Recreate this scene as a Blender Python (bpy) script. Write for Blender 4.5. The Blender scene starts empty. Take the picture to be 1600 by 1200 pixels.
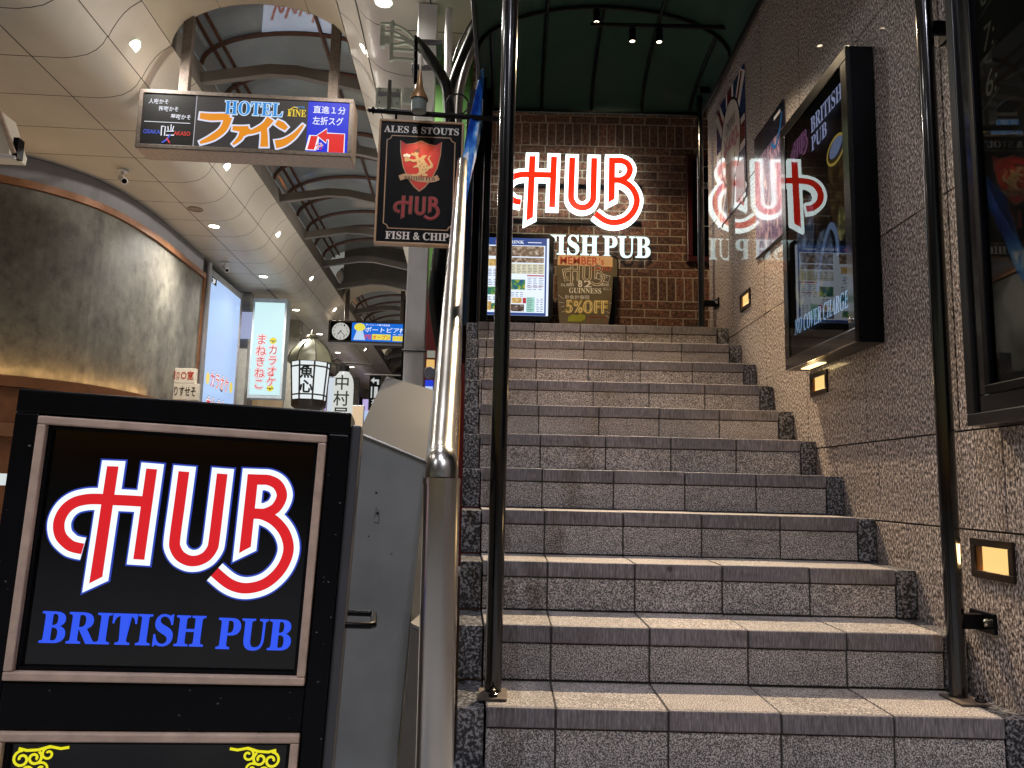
import bpy, math, random
from mathutils import Vector as V
random.seed(7)
R = math.radians
S = bpy.context.scene
COL = S.collection

# ------------------------------------------------------------------ camera, world, exposure
CAM = V((0, 0, 0.75))
FPX, PITCH, ROLL = 1200.0, R(7.4968), R(1.3509)
_F = V((0, math.cos(PITCH), math.sin(PITCH)))
_U0 = V((0, -math.sin(PITCH), math.cos(PITCH)))
_X0 = V((1, 0, 0))
RX = _X0 * math.cos(ROLL) + _U0 * math.sin(ROLL)
UX = -_X0 * math.sin(ROLL) + _U0 * math.cos(ROLL)
cd = bpy.data.cameras.new('camera'); cam = bpy.data.objects.new('camera', cd); COL.objects.link(cam)
cd.sensor_width = 36; cd.lens = FPX / 1600 * 36; cd.clip_end = 400; cd.clip_start = 0.05
from mathutils import Matrix
M_ = Matrix((RX, UX, -_F)).transposed().to_4x4(); M_.translation = CAM
cam.matrix_world = M_
S.camera = cam
W = bpy.data.worlds.new('World'); S.world = W; W.use_nodes = True
nt = W.node_tree
sky = nt.nodes.new('ShaderNodeTexSky'); sky.sky_type = 'NISHITA'; sky.sun_disc = False
sky.sun_elevation = R(1.0); sky.sun_rotation = R(20)
nt.links.new(sky.outputs[0], nt.nodes['Background'].inputs[0]); nt.nodes['Background'].inputs[1].default_value = 0.15
S.view_settings.view_transform = 'Standard'; S.view_settings.look = 'None'
S.view_settings.exposure = 0.0; S.view_settings.gamma = 1
try:
    S.cycles.use_denoising = True; S.cycles.denoiser = 'OPENIMAGEDENOISE'
except Exception: pass
S.cycles.max_bounces = 7; S.cycles.diffuse_bounces = 3; S.cycles.glossy_bounces = 4
S.cycles.transparent_max_bounces = 10; S.cycles.sample_clamp_indirect = 4.0
ARC_W, CANOPY_W = 350.0, 470.0             # watts of one arcade downlight, of one canopy spot

# ------------------------------------------------------------------ frames
TH = R(3.2)                               # the arcade runs 3.2 degrees to the left of the stairs
AV = V((-math.sin(TH), math.cos(TH), 0)); AU = V((math.cos(TH), math.sin(TH), 0)); ZZ = V((0, 0, 1))
def A(u, v, z): return AU * u + AV * v + ZZ * z
def ray(x, y): return _F * FPX + RX * (x - 800) + UX * (600 - y)
def at(x, y, Y): r = ray(x, y); return CAM + r * (Y / r.y)
def atX(x, y, X): r = ray(x, y); return CAM + r * (X / r.x)
def atv(x, y, v): r = ray(x, y); return CAM + r * (v / r.dot(AV))
def atu(x, y, u): r = ray(x, y); return CAM + r * (u / r.dot(AU))

# ------------------------------------------------------------------ materials
def lin(c):
    if isinstance(c, str):
        c = [int(c[i:i + 2], 16) / 255 for i in (0, 2, 4)]
        c = [x / 12.92 if x <= .04045 else ((x + .055) / 1.055) ** 2.4 for x in c]
    return (c[0], c[1], c[2], 1)
def base(name):
    m = bpy.data.materials.new(name); m.use_nodes = True
    return m, m.node_tree.nodes, m.node_tree.links, m.node_tree.nodes['Principled BSDF']
def ramp(N, L, src, cols):
    r = N.new('ShaderNodeValToRGB'); e = r.color_ramp.elements
    while len(e) < len(cols): e.new(0.5)
    for k, (p, c) in enumerate(cols): e[k].position = p; e[k].color = lin(c)
    L.new(src, r.inputs[0]); return r.outputs[0]
def coords(N, L, scale=(1, 1, 1)):
    t = N.new('ShaderNodeTexCoord'); mp = N.new('ShaderNodeMapping'); mp.inputs['Scale'].default_value = scale
    L.new(t.outputs['Object'], mp.inputs[0]); return mp.outputs[0]
def noise(N, L, vec, scale, det=3, rough=.55):
    n = N.new('ShaderNodeTexNoise'); n.inputs['Scale'].default_value = scale; n.inputs['Detail'].default_value = det
    n.inputs['Roughness'].default_value = rough
    L.new(vec, n.inputs['Vector']); return n.outputs['Fac']
def mixc(N, L, fac, a, b, mode='MIX'):
    m = N.new('ShaderNodeMix'); m.data_type = 'RGBA'; m.blend_type = mode
    for s, v in ((m.inputs[0], fac), (m.inputs[6], a), (m.inputs[7], b)):
        if hasattr(v, 'links') or hasattr(v, 'is_linked'): L.new(v, s)
        elif isinstance(v, (int, float)): s.default_value = v
        else: s.default_value = lin(v)
    return m.outputs[2]
def bump(N, L, P, h, strength, dist):
    b = N.new('ShaderNodeBump'); b.inputs['Strength'].default_value = strength; b.inputs['Distance'].default_value = dist
    L.new(h, b.inputs['Height']); L.new(b.outputs[0], P.inputs['Normal'])
def plain(name, c, rough=.5, metal=0, var=.12, nscale=9, coat=0, spec=.5, bmp=0):
    """a paint, plastic, stone or metal with a little uneven tone and gloss"""
    m, N, L, P = base(name); c = lin(c)
    f = noise(N, L, coords(N, L), nscale, 5)
    a = [x * (1 - var) for x in c[:3]]; b = [min(1, x * (1 + var)) for x in c[:3]]
    L.new(ramp(N, L, f, [(.3, a), (.7, b)]), P.inputs['Base Color'])
    rr = N.new('ShaderNodeMapRange'); L.new(f, rr.inputs[0])
    rr.inputs['To Min'].default_value = max(.02, rough * .75); rr.inputs['To Max'].default_value = min(1, rough * 1.3)
    L.new(rr.outputs[0], P.inputs['Roughness'])
    P.inputs['Metallic'].default_value = metal; P.inputs['Coat Weight'].default_value = coat
    P.inputs['Coat Roughness'].default_value = .06; P.inputs['Specular IOR Level'].default_value = spec
    if bmp: bump(N, L, P, noise(N, L, coords(N, L), nscale * 12, 2), bmp, .002)
    return m
def glow(name, c, s=1.0, sample=False):
    m, N, L, P = base(name)
    P.inputs['Base Color'].default_value = (.02, .02, .02, 1); P.inputs['Roughness'].default_value = .25
    P.inputs['Emission Color'].default_value = lin(c); P.inputs['Emission Strength'].default_value = s; P.inputs['Specular IOR Level'].default_value = .2
    m.cycles.emission_sampling = 'AUTO' if sample else 'NONE'
    return m
_cache = {}
def G(c, s=1.0):
    k = ('g', c, s)
    if k not in _cache: _cache[k] = glow('lit_' + str(c), c, s)
    return _cache[k]
def PT(c, rough=.45, **kw):
    k = ('p', c, rough, tuple(kw.items()))
    if k not in _cache: _cache[k] = plain('paint_' + str(c), c, rough, **kw)
    return _cache[k]

def speckle(name, cols, scale, stretch=(1, 1, 1), rough=.55, coat=0., bmp=.3, island=0.0, stain=0.0, coatr=.05, spots=False):
    m, N, L, P = base(name)
    co = coords(N, L, stretch)
    f = noise(N, L, co, scale, 2, .6)
    c = ramp(N, L, f, cols)
    if stain:
        g = noise(N, L, coords(N, L), 2.2, 6, .65)
        c = mixc(N, L, stain, c, ramp(N, L, g, [(.3, (.55, .52, .5)), (.72, (1.25, 1.22, 1.2))]), 'MULTIPLY')
    if island:
        gi = N.new('ShaderNodeNewGeometry')
        c = mixc(N, L, island, c, ramp(N, L, gi.outputs['Random Per Island'], [(0, (.6, .6, .62)), (.5, (1, .98, .95)), (1, (1.3, 1.2, 1.15))]), 'MULTIPLY')
    if spots:
        vo = N.new('ShaderNodeTexVoronoi'); vo.inputs['Scale'].default_value = 3.1
        L.new(coords(N, L), vo.inputs['Vector'])
        c = mixc(N, L, 1.0, c, ramp(N, L, vo.outputs['Distance'], [(.022, (.3, .28, .27)), (.045, (1, 1, 1))]), 'MULTIPLY')
        d = noise(N, L, coords(N, L, (1, 1, 2.5)), 7, 6, .75)
        c = mixc(N, L, 1.0, c, ramp(N, L, d, [(.30, (.62, .60, .58)), (.48, (1, 1, 1))]), 'MULTIPLY')
    L.new(c, P.inputs['Base Color'])
    P.inputs['Roughness'].default_value = rough
    P.inputs['Coat Weight'].default_value = coat; P.inputs['Coat Roughness'].default_value = coatr
    if bmp: bump(N, L, P, f, bmp, .003)
    return m
M = {}
M['granite'] = speckle('flamed_granite', [(.38, '2a2526'), (.46, '716663'), (.54, 'a3968f'), (.63, 'eee2da')], 140, (1, 1, .55), .5, .9, .18, stain=.35, coatr=.02, island=.16)
M['dark_granite'] = speckle('dark_granite', [(.40, '121214'), (.50, '3a3a3e'), (.60, '8c8a8e')], 110, (1, 1, 1), .4, 0, .15)
M['tile'] = speckle('step_tile', [(.38, '3f3c3d'), (.5, '837e7d'), (.62, 'd4cdc8')], 260, (1, 1, 1), .6, 0, .45, island=.35, stain=.45, spots=True)
M['lip'] = speckle('step_lip', [(.3, '555256'), (.5, '6f6b70'), (.7, '8d898c')], 160, (1.6, 1.6, .18), .55, 0, .12, island=.5, stain=.7, spots=True)
M['grout'] = plain('grout', '38322e', .9, var=.3, nscale=40)
M['brick'] = speckle('brick', [(.3, '331d16'), (.5, '5f3d2d'), (.7, '86604a')], 38, (1, 1, 1), .85, 0, .5, island=.95)
M['mortar'] = plain('mortar', 'a4937f', .95, var=.2, nscale=60, bmp=.4)
M['black_gloss'] = plain('black_gloss_paint', '08080a', .16, var=.3, coat=.6, nscale=5)
M['black'] = plain('black_paint', '050509', .34, var=.35, nscale=6, spec=.14)
M['black_sat'] = plain('black_satin_plastic', '0c0c0e', .5, var=.3)
M['black_board'] = plain('black_acrylic', '050506', .12, var=.3, nscale=4)
M['frame_beige'] = plain('beige_moulding', 'b59c8a', .42, var=.2, nscale=25)
M['steel'] = plain('stainless_steel', 'b9b6b0', .24, 1, var=.1, nscale=4)
M['hood'] = plain('hood_steel', '3a3d42', .55, .15, var=.2, nscale=3.5, spec=.2)
M['cab'] = plain('brushed_grey_steel', '848685', .42, .3, var=.2, nscale=3.5)
M['ceil'] = plain('ceiling_panel', 'c6bcad', .42, var=.08, nscale=1.3)
M['ceil_gap'] = plain('ceiling_gap', '2a2420', .9)
M['vault_beam'] = plain('vault_beam', '756e66', .5, var=.15, nscale=3)
M['vault_dark'] = plain('vault_side', '34322f', .6, var=.2)
M['rib'] = plain('vault_rib', '7a5240', .45, var=.2, nscale=4)
M['soffit'] = plain('band_soffit', 'b5a994', .5, var=.08, nscale=2)
M['plaster'] = plain('upper_plaster', '8d8c90', .55, var=.12, nscale=1.6)
M['copper'] = plain('copper_trim', '8a5f42', .4, .3, var=.2, nscale=7)
M['wood'] = plain('wood_fascia', '7a4a26', .45, var=.25, nscale=6)
M['canvas'] = plain('green_canvas', '0a2e24', .8, var=.2, nscale=3)
M['white_post'] = plain('white_painted_steel', 'd9d6d4', .45, var=.1, nscale=5)
M['green_wall'] = plain('green_wall', '4f7d35', .6, var=.15, nscale=2)
M['rust'] = plain('rusty_steel', '584d45', .6, .2, var=.4, nscale=35)
M['grey_plastic'] = plain('grey_plastic', 'dfe4d4', .5, var=.08)
M['cable'] = plain('black_cable', '101012', .45)
M['conduit'] = plain('grey_conduit', '85807c', .5, var=.1)
M['pave'] = speckle('pavement', [(.3, '86888c'), (.5, '9d9fa3'), (.7, 'b4b6ba')], 90, (1, 1, 1), .45, 0, .1, stain=.4)
M['chalk_board'] = plain('chalkboard', '66583f', .7, var=.2, nscale=12)
M['letter_gold'] = plain('gold_moulding', 'a98a6c', .4, var=.12, nscale=30)
M['cream'] = plain('cream_board', 'd6cdbd', .5, var=.06)
M['dome'] = plain('lantern_dome', '84826c', .4, var=.12, nscale=6)

def concrete():
    m, N, L, P = base('mottled_concrete')
    a = noise(N, L, coords(N, L, (1, 1, .8)), .9, 6, .62); b = noise(N, L, coords(N, L, (1, 1, .85)), 4.2, 7, .72)
    c1 = ramp(N, L, a, [(.30, '413e38'), (.5, '66625a'), (.70, '858276')])
    c2 = ramp(N, L, b, [(.34, (.5, .48, .46)), (.5, (1, 1, 1)), (.66, (1.35, 1.35, 1.3))])
    L.new(mixc(N, L, .85, c1, c2, 'MULTIPLY'), P.inputs['Base Color']); P.inputs['Roughness'].default_value = .55
    bump(N, L, P, b, .12, .01)
    return m
M['concrete'] = concrete()
def glass_pane(name, tint=(1, 1, 1), ior=1.5, rough=0.0):
    m, N, L, P = base(name); N.remove(P)
    t = N.new('ShaderNodeBsdfTransparent'); t.inputs[0].default_value = lin(tint)
    g = N.new('ShaderNodeBsdfGlossy'); g.inputs['Roughness'].default_value = rough
    f = N.new('ShaderNodeFresnel'); f.inputs[0].default_value = ior
    x = N.new('ShaderNodeMixShader')
    L.new(f.outputs[0], x.inputs[0]); L.new(t.outputs[0], x.inputs[1]); L.new(g.outputs[0], x.inputs[2])
    L.new(x.outputs[0], N['Material Output'].inputs[0]); return m
M['glass'] = glass_pane('clear_glass')
def roof_glass():
    m, N, L, P = base('smoked_roof_glass')
    f = noise(N, L, coords(N, L, (1, 1, 1)), .8, 4)
    L.new(ramp(N, L, f, [(.3, '8c8e8c'), (.7, 'b2b4b0')]), P.inputs['Base Color'])
    P.inputs['Roughness'].default_value = .12; P.inputs['Alpha'].default_value = .85
    bump(N, L, P, noise(N, L, coords(N, L), 1.5, 2), .12, .05)
    return m
M['roof_glass'] = roof_glass()
def banner_mat():
    m, N, L, P = base('blue_vinyl')
    f = noise(N, L, coords(N, L, (2, 1, .5)), 6, 4, .6)
    L.new(ramp(N, L, f, [(.35, '1a44b0'), (.5, '2f78e0'), (.6, '6fb0f4'), (.66, 'eaf2fb')]), P.inputs['Base Color'])
    P.inputs['Roughness'].default_value = .22; return m
M['banner'] = banner_mat()
def firework():
    m, N, L, P = base('poster_print')
    f = noise(N, L, coords(N, L, (1, 6, 2.2)), 4.5, 6, .7)
    L.new(ramp(N, L, f, [(.36, '252c56'), (.5, '75628a'), (.6, 'b09aac'), (.72, 'e8dcda')]), P.inputs['Base Color'])
    P.inputs['Roughness'].default_value = .15; P.inputs['Coat Weight'].default_value = 1; P.inputs['Coat Roughness'].default_value = .04; return m
M['firework'] = firework()
def photo_mat(name, cols, scale=30, st=.8):
    m, N, L, P = base(name)
    f = noise(N, L, coords(N, L), scale, 4, .7); c = ramp(N, L, f, cols)
    P.inputs['Base Color'].default_value = (.02, .02, .02, 1); P.inputs['Roughness'].default_value = .3
    L.new(c, P.inputs['Emission Color']); P.inputs['Emission Strength'].default_value = st
    m.cycles.emission_sampling = 'NONE'
    return m

# ------------------------------------------------------------------ mesh helpers
class PB:                                   # a plane in space: origin, right, up; d runs towards the viewer
    def __init__(s, o, ex, ey): s.o, s.ex, s.ey = V(o), V(ex).normalized(), V(ey).normalized(); s.n = s.ex.cross(s.ey)
    def p(s, u, v, d=0): return s.o + s.ex * u + s.ey * v + s.n * d
class MB:
    def __init__(s): s.v = []; s.f = []
    def add(s, vs, fs):
        b = len(s.v); s.v += [V(x) for x in vs]; s.f += [tuple(i + b for i in f) for f in fs]; return s
    def box(s, x0, y0, z0, x1, y1, z1):
        vs = [(x, y, z) for z in (z0, z1) for y in (y0, y1) for x in (x0, x1)]
        return s.add(vs, [(0, 2, 3, 1), (4, 5, 7, 6), (0, 1, 5, 4), (2, 6, 7, 3), (0, 4, 6, 2), (1, 3, 7, 5)])
    def pbox(s, pb, u0, v0, u1, v1, d0, d1):
        vs = [pb.p(u, v, d) for d in (d0, d1) for v in (v0, v1) for u in (u0, u1)]
        return s.add(vs, [(0, 2, 3, 1), (4, 5, 7, 6), (0, 1, 5, 4), (2, 6, 7, 3), (0, 4, 6, 2), (1, 3, 7, 5)])
    def frame(s, pb, u0, v0, u1, v1, w, d0, d1):
        s.pbox(pb, u0, v1 - w, u1, v1, d0, d1); s.pbox(pb, u0, v0, u1, v0 + w, d0, d1)
        s.pbox(pb, u0, v0 + w, u0 + w, v1 - w, d0, d1); s.pbox(pb, u1 - w, v0 + w, u1, v1 - w, d0, d1); return s
    def poly(s, pts): return s.add(pts, [tuple(range(len(pts)))])
    def prism(s, pb, pts, d0, d1):          # an outline on a plane, given thickness
        n = len(pts); a = sum(pts[i][0] * pts[(i + 1) % n][1] - pts[(i + 1) % n][0] * pts[i][1] for i in range(n))
        if a < 0: pts = pts[::-1]
        vs = [pb.p(u, v, d1) for u, v in pts] + [pb.p(u, v, d0) for u, v in pts]
        fs = [tuple(range(n)), tuple(range(2 * n - 1, n - 1, -1))] + [(i, i + n, (i + 1) % n + n, (i + 1) % n) for i in range(n)]
        return s.add(vs, fs)
    def solid(s, front, off):               # a polygon in space pushed back by a vector
        n = len(front); off = V(off)
        vs = [V(p) for p in front] + [V(p) + off for p in front]
        return s.add(vs, [tuple(range(n)), tuple(range(2 * n - 1, n - 1, -1))] + [(i, i + n, (i + 1) % n + n, (i + 1) % n) for i in range(n)])
    def tube(s, pts, r, n=12, cap=True):
        pts = [V(p) for p in pts]; b = len(s.v); rs = r if isinstance(r, (list, tuple)) else [r] * len(pts)
        t = (pts[1] - pts[0]).normalized(); up = V((0, 0, 1)) if abs(t.z) < .9 else V((1, 0, 0))
        nx = t.cross(up).normalized()
        for i, p in enumerate(pts):
            t = (pts[min(i + 1, len(pts) - 1)] - pts[max(i - 1, 0)]).normalized()
            nx = (nx - t * nx.dot(t)).normalized(); ny = t.cross(nx)
            for k in range(n):
                a = 2 * math.pi * k / n; s.v.append(p + (nx * math.cos(a) + ny * math.sin(a)) * rs[i])
        for i in range(len(pts) - 1):
            for k in range(n):
                k2 = (k + 1) % n; s.f.append((b + i * n + k, b + i * n + k2, b + (i + 1) * n + k2, b + (i + 1) * n + k))
        if cap:
            s.f.append(tuple(b + k for k in range(n))[::-1]); s.f.append(tuple(b + (len(pts) - 1) * n + k for k in range(n)))
        return s
    def lathe(s, o, axis, prof, n=24):      # prof: (radius, distance along the axis)
        o = V(o); ax = V(axis).normalized(); up = V((0, 0, 1)) if abs(ax.z) < .9 else V((1, 0, 0))
        nx = ax.cross(up).normalized(); ny = ax.cross(nx); b = len(s.v)
        for r, h in prof:
            for k in range(n):
                a = 2 * math.pi * k / n; s.v.append(o + ax * h + (nx * math.cos(a) + ny * math.sin(a)) * max(r, 1e-4))
        for i in range(len(prof) - 1):
            for k in range(n):
                k2 = (k + 1) % n; s.f.append((b + i * n + k, b + i * n + k2, b + (i + 1) * n + k2, b + (i + 1) * n + k))
        return s
    def ribbon(s, pb, pts, w, d, ext=0.0, depth=0.0):   # a stroke of even width on a plane
        pts = [V((p[0], p[1], 0)) for p in pts]
        if ext:
            pts[0] = pts[0] + (pts[0] - pts[1]).normalized() * ext; pts[-1] = pts[-1] + (pts[-1] - pts[-2]).normalized() * ext
        l, r = [], []
        for i, p in enumerate(pts):
            t = (pts[min(i + 1, len(pts) - 1)] - pts[max(i - 1, 0)]).normalized(); nn = V((-t.y, t.x, 0)) * (w / 2)
            l.append(p + nn); r.append(p - nn)
        n = len(pts); vs = [pb.p(q.x, q.y, d) for q in l] + [pb.p(q.x, q.y, d) for q in r]
        fs = [(i, i + n, i + n + 1, i + 1) for i in range(n - 1)]
        if depth:
            vs += [pb.p(q.x, q.y, d - depth) for q in l] + [pb.p(q.x, q.y, d - depth) for q in r]
            fs += [(i + 1, i + 1 + 2 * n, i + 2 * n, i) for i in range(n - 1)] + [(i + n, i + 3 * n, i + 3 * n + 1, i + n + 1) for i in range(n - 1)]
            fs += [(0, 2 * n, 3 * n, n), (n - 1, 2 * n - 1, 4 * n - 1, 3 * n - 1)]
        return s.add(vs, fs)
    def build(s, name, mat, parent=None, smooth=False, bev=0, kind=None):
        root = parent
        while root is not None and root.parent: root = root.parent
        off = root.location if root is not None else V((0, 0, 0))
        me = bpy.data.meshes.new(name); me.from_pydata([tuple(x - off) for x in s.v], [], s.f); me.update()
        o = bpy.data.objects.new(name, me); COL.objects.link(o); o.data.materials.append(mat)
        if parent: o.parent = parent
        if smooth:
            for p in me.polygons: p.use_smooth = True
            me.set_sharp_from_angle(angle=R(38))
        if bev:
            b = o.modifiers.new('bevel', 'BEVEL'); b.width = bev; b.segments = 2; b.limit_method = 'ANGLE'; b.angle_limit = R(40)
        if kind: o['kind'] = kind
        return o
def thing(name, label, cat, loc=(0, 0, 0), group=None):
    o = bpy.data.objects.new(name, None); COL.objects.link(o); o.location = loc; o.empty_display_size = .1
    return tag(o, label, cat, group)
def tag(o, label, cat, group=None):
    o['label'] = label; o['category'] = cat
    if group: o['group'] = group
    return o
def copy_tree(o, parent=None):
    c = o.copy(); COL.objects.link(c); c.parent = parent
    for ch in o.children: copy_tree(ch, c)
    return c
def spline(pts, k=6):                        # Catmull-Rom through the points
    P = [V((*p, 0)) if len(p) == 2 else V(p) for p in pts]; out = []
    for i in range(len(P) - 1):
        a, b, c, d = P[max(i - 1, 0)], P[i], P[i + 1], P[min(i + 2, len(P) - 1)]
        for j in range(k):
            t = j / k
            out.append(.5 * ((2 * b) + (c - a) * t + (2 * a - 5 * b + 4 * c - d) * t * t + (3 * b - a - 3 * c + d) * t ** 3))
    return out + [P[-1]]
def ell(cx, cy, rx, ry, n=28, a0=0, a1=360):
    return [(cx + rx * math.cos(R(a0 + (a1 - a0) * i / n)), cy + ry * math.sin(R(a0 + (a1 - a0) * i / n))) for i in range(n + (0 if a1 - a0 == 360 else 1))]
_glyph = {}
def glyph(s, bold=0.0):
    k = (s, bold)
    if k not in _glyph:
        c = bpy.data.curves.new('t', 'FONT'); c.body = s; c.size = 1; c.offset = bold; c.resolution_u = 4
        o = bpy.data.objects.new('t', c); COL.objects.link(o)
        me = bpy.data.meshes.new_from_object(o.evaluated_get(bpy.context.evaluated_depsgraph_get()))
        _glyph[k] = ([tuple(v.co) for v in me.vertices], [tuple(p.vertices) for p in me.polygons])
        bpy.data.objects.remove(o); bpy.data.curves.remove(c); bpy.data.meshes.remove(me)
    return _glyph[k]
def serif(s, ital=False):                    # bold serif capitals
    o = 0x1D468 if ital else 0x1D400
    return ''.join(chr(o + ord(c) - 65) if 'A' <= c <= 'Z' else c for c in s)
def text(mb, pb, s, u0, v0, u1, v1, d=.002, bold=0.0, shear=0.0, depth=0.0, grow=0.0):
    """set a line of writing so that it fills the box u0..u1, v0..v1 of a plane"""
    vs, fs = glyph(s, 0.0); xs = [v[0] for v in vs]; ys = [v[1] for v in vs]
    x0, x1, y0, y1 = min(xs), max(xs), min(ys), max(ys); sx = (u1 - u0) / (x1 - x0); sy = (v1 - v0) / max(y1 - y0, .05)
    vs, fs = glyph(s, bold)
    mb.add([pb.p(u0 + (v[0] - x0) * sx + shear * ((v[1] - y0) * sy), v0 + (v[1] - y0) * sy, d) for v in vs], fs)
def vtext(mb, pb, s, u, v, em, d=.002, bold=0.0, sx=1.0, step=1.0):
    for i, ch in enumerate(s):               # a column of characters, top to bottom
        vs, fs = glyph(ch, bold)
        mb.add([pb.p(u + (x[0] - .5) * em * sx, v - i * em * step + (x[1] - .88) * em, d) for x in vs], fs)

# ---- the pub's logo: strokes in a 1500 x 900 grid, y downwards
def logo(pb, cx, cy, sc, layers, parent, d0, depth=0.0, name='logo'):
    """layers: list of (border, material, part name)"""
    f = lambda p: (cx + (p[0] - 745) * sc, cy - (p[1] - .0236 * (p[0] - 745) - 490) * sc)
    swash = [(515, 325), (420, 322), (303, 320), (240, 318), (175, 323), (110, 345), (63, 393), (42, 465), (60, 540), (112, 592), (150, 608), (193, 616)]
    U_ = [(716, 134), (712, 340), (708, 545), (717, 600), (748, 645), (790, 669), (824, 675), (862, 669), (902, 645), (930, 600), (937, 550), (940, 340), (943, 139)]
    B1 = [(1095, 167), (1170, 167), (1228, 169), (1284, 198), (1314, 262), (1288, 335), (1228, 374), (1170, 378), (1127, 378)]
    B2 = [(1160, 378), (1215, 384), (1292, 424), (1358, 500), (1386, 600), (1353, 712), (1270, 800), (1160, 833), (1060, 811), (960, 738)]
    for k, (b, mat, nm) in enumerate(layers):
        mb = MB(); w = (64 + 2 * b) * sc; d = d0 + k * .0016; e = b * sc; g = .00012
        dp = depth if k == 0 else 0
        rs = lambda pts, i, ext=0: mb.ribbon(pb, [f((q.x, q.y)) for q in spline(pts)], w, d + g * i, ext, dp)
        rs(swash, 0)
        mb.ribbon(pb, [f((527, 125)), f((521, 400)), f((515, 672))], w, d + g * 1, e, dp)
        sl = .47 * b
        mb.prism(pb, [f((270 - b, 118 - b)), f((336 + b, 118 - b)), f((322 + b, 778 + b * 1.15 - sl)), f((253 - b, 818 + b * 1.15 + sl))], d - dp + g * 2 - .0001, d + g * 2)
        mb.ribbon(pb, [f((q.x, q.y)) for q in (spline(U_))], w, d + g * 3, e, dp)
        mb.prism(pb, [f((1095 - b, 135 - b)), f((1160 + b, 135 - b)), f((1158 + b, 582 + b * 1.15 - sl)), f((1092 - b, 622 + b * 1.15 + sl))], d - dp + g * 4 - .0001, d + g * 4)
        rs(B1, 5); rs(B2, 6)
        mb.build(nm, mat, parent)

# ================================================================== SETTING
MB().box(-60, -40, -.3, 60, 90, 0).build('pavement', M['pave'], kind='structure')

# ---- staircase ------------------------------------------------------------
D0, TR, RI, Z1 = 2.1389, .2794, .164, .1649
XJ, XR, XW = .137, 1.333, 1.409
LEFT = lambda y: -.05 - .0648 * (y - 2.1389)
stairs = thing('staircase', 'wide flight of speckled stone tile steps climbing to the pub door', 'staircase', (.6, 2.14, 0))
for k in range(11):
    y, z = D0 + k * TR, Z1 + k * RI
    yb = y + TR if k < 10 else 6.55
    xl0, xl1 = LEFT(y), LEFT(yb)
    zb = z - RI if k else 0
    core = MB()                              # mortar bed behind the tiles
    core.add([(xl0 + .004, y + .006, zb - .05), (XR - .003, y + .006, zb - .05), (XR - .003, yb + .03, zb - .05), (xl1 + .004, yb + .03, zb - .05),
              (xl0 + .004, y + .006, z - .004), (XR - .003, y + .006, z - .004), (XR - .003, yb + .03, z - .004), (xl1 + .004, yb + .03, z - .004)],
             [(0, 3, 2, 1), (4, 5, 6, 7), (0, 1, 5, 4), (1, 2, 6, 5), (2, 3, 7, 6), (3, 0, 4, 7)])
    st = core.build('step', M['grout'], stairs)
    xs = [x for x in (XJ - .3, XJ, XJ + .3, XJ + .6, XJ + .9, XJ + 1.2)]
    edges = [None] + [x for x in xs if x > xl0 + .01 and x < XR - .02] + [XR]
    tread, lip, riser = MB(), MB(), MB(); g = .0028
    ends = [yb] if k < 10 else [y + .30, y + .60, y + .90, y + 1.2, 6.5]
    for i in range(len(edges) - 1):
        a, b = edges[i], edges[i + 1] - g
        j = random.uniform(-.0012, .0012)
        y0 = y + .012
        for yy in ends:
            a0 = LEFT(y0) + .002 if a is None else a + g; a1 = LEFT(yy) + .002 if a is None else a + g
            if a is None and k == 10: a1 = max(a1, a0 - .1)
            tread.add([(a0, y0, z + j), (b, y0, z + j), (b, yy - g, z + j), (a1, yy - g, z + j), (a0, y0, z - .02), (b, y0, z - .02), (b, yy - g, z - .02), (a1, yy - g, z - .02)],
                      [(0, 1, 2, 3), (4, 7, 6, 5), (0, 4, 5, 1), (1, 5, 6, 2), (2, 6, 7, 3), (3, 7, 4, 0)])
            y0 = yy
        a = xl0 + .002 if a is None else a + g
        lip.box(a, y - .004 + j, z - .052, b, y + .0115, z + j + .0006)
        riser.box(a, y + .002, max(zb + .004, 0), b, y + .03, z - .056)
    tread.build('tread', M['tile'], st, bev=.0015); lip.build('lip', M['lip'], st, bev=.004); riser.build('riser', M['tile'], st, bev=.002)
    be = MB().box(XR + .004, y + .002, max(zb, 0), XW - .003, yb + .02, z - .003)
    be.build('end_block', M['dark_granite'], st, bev=.003); be = MB()
    l0, l1 = xl0 - .004, xl1 - .004
    for (wa, wb) in ((0, .072),):
        be.add([(l0 - wb, y + .004, zb), (l0 - wa, y + .004, zb), (l1 - wa, yb + .02, zb), (l1 - wb, yb + .02, zb),
                (l0 - wb, y + .004, z - .006), (l0 - wa, y + .004, z - .006), (l1 - wa, yb + .02, z - .006), (l1 - wb, yb + .02, z - .006)],
               [(0, 3, 2, 1), (4, 5, 6, 7), (0, 1, 5, 4), (1, 2, 6, 5), (2, 3, 7, 6), (3, 0, 4, 7)])
    be.build('end_block', M['dark_granite'], st, bev=.003)
# granite cheek wall on the arcade side of the steps
ck = MB()
for k in range(11):
    y, z = D0 + k * TR, Z1 + k * RI
    yb = y + TR if k < 10 else 6.5
    a0, a1 = LEFT(y) - .10, LEFT(yb) - .10
    ck.add([(a0 - .07, y, 0), (a0, y, 0), (a1, yb, 0), (a1 - .07, yb, 0), (a0 - .07, y, z - .012), (a0, y, z - .012), (a1, yb, z - .012), (a1 - .07, yb, z - .012)],
           [(0, 3, 2, 1), (4, 5, 6, 7), (0, 1, 5, 4), (1, 2, 6, 5), (2, 3, 7, 6), (3, 0, 4, 7)])
tag(ck.build('stepped_kerb', M['dark_granite']), 'dark granite stepped kerb wall along the arcade side of the stairs', 'kerb')

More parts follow.
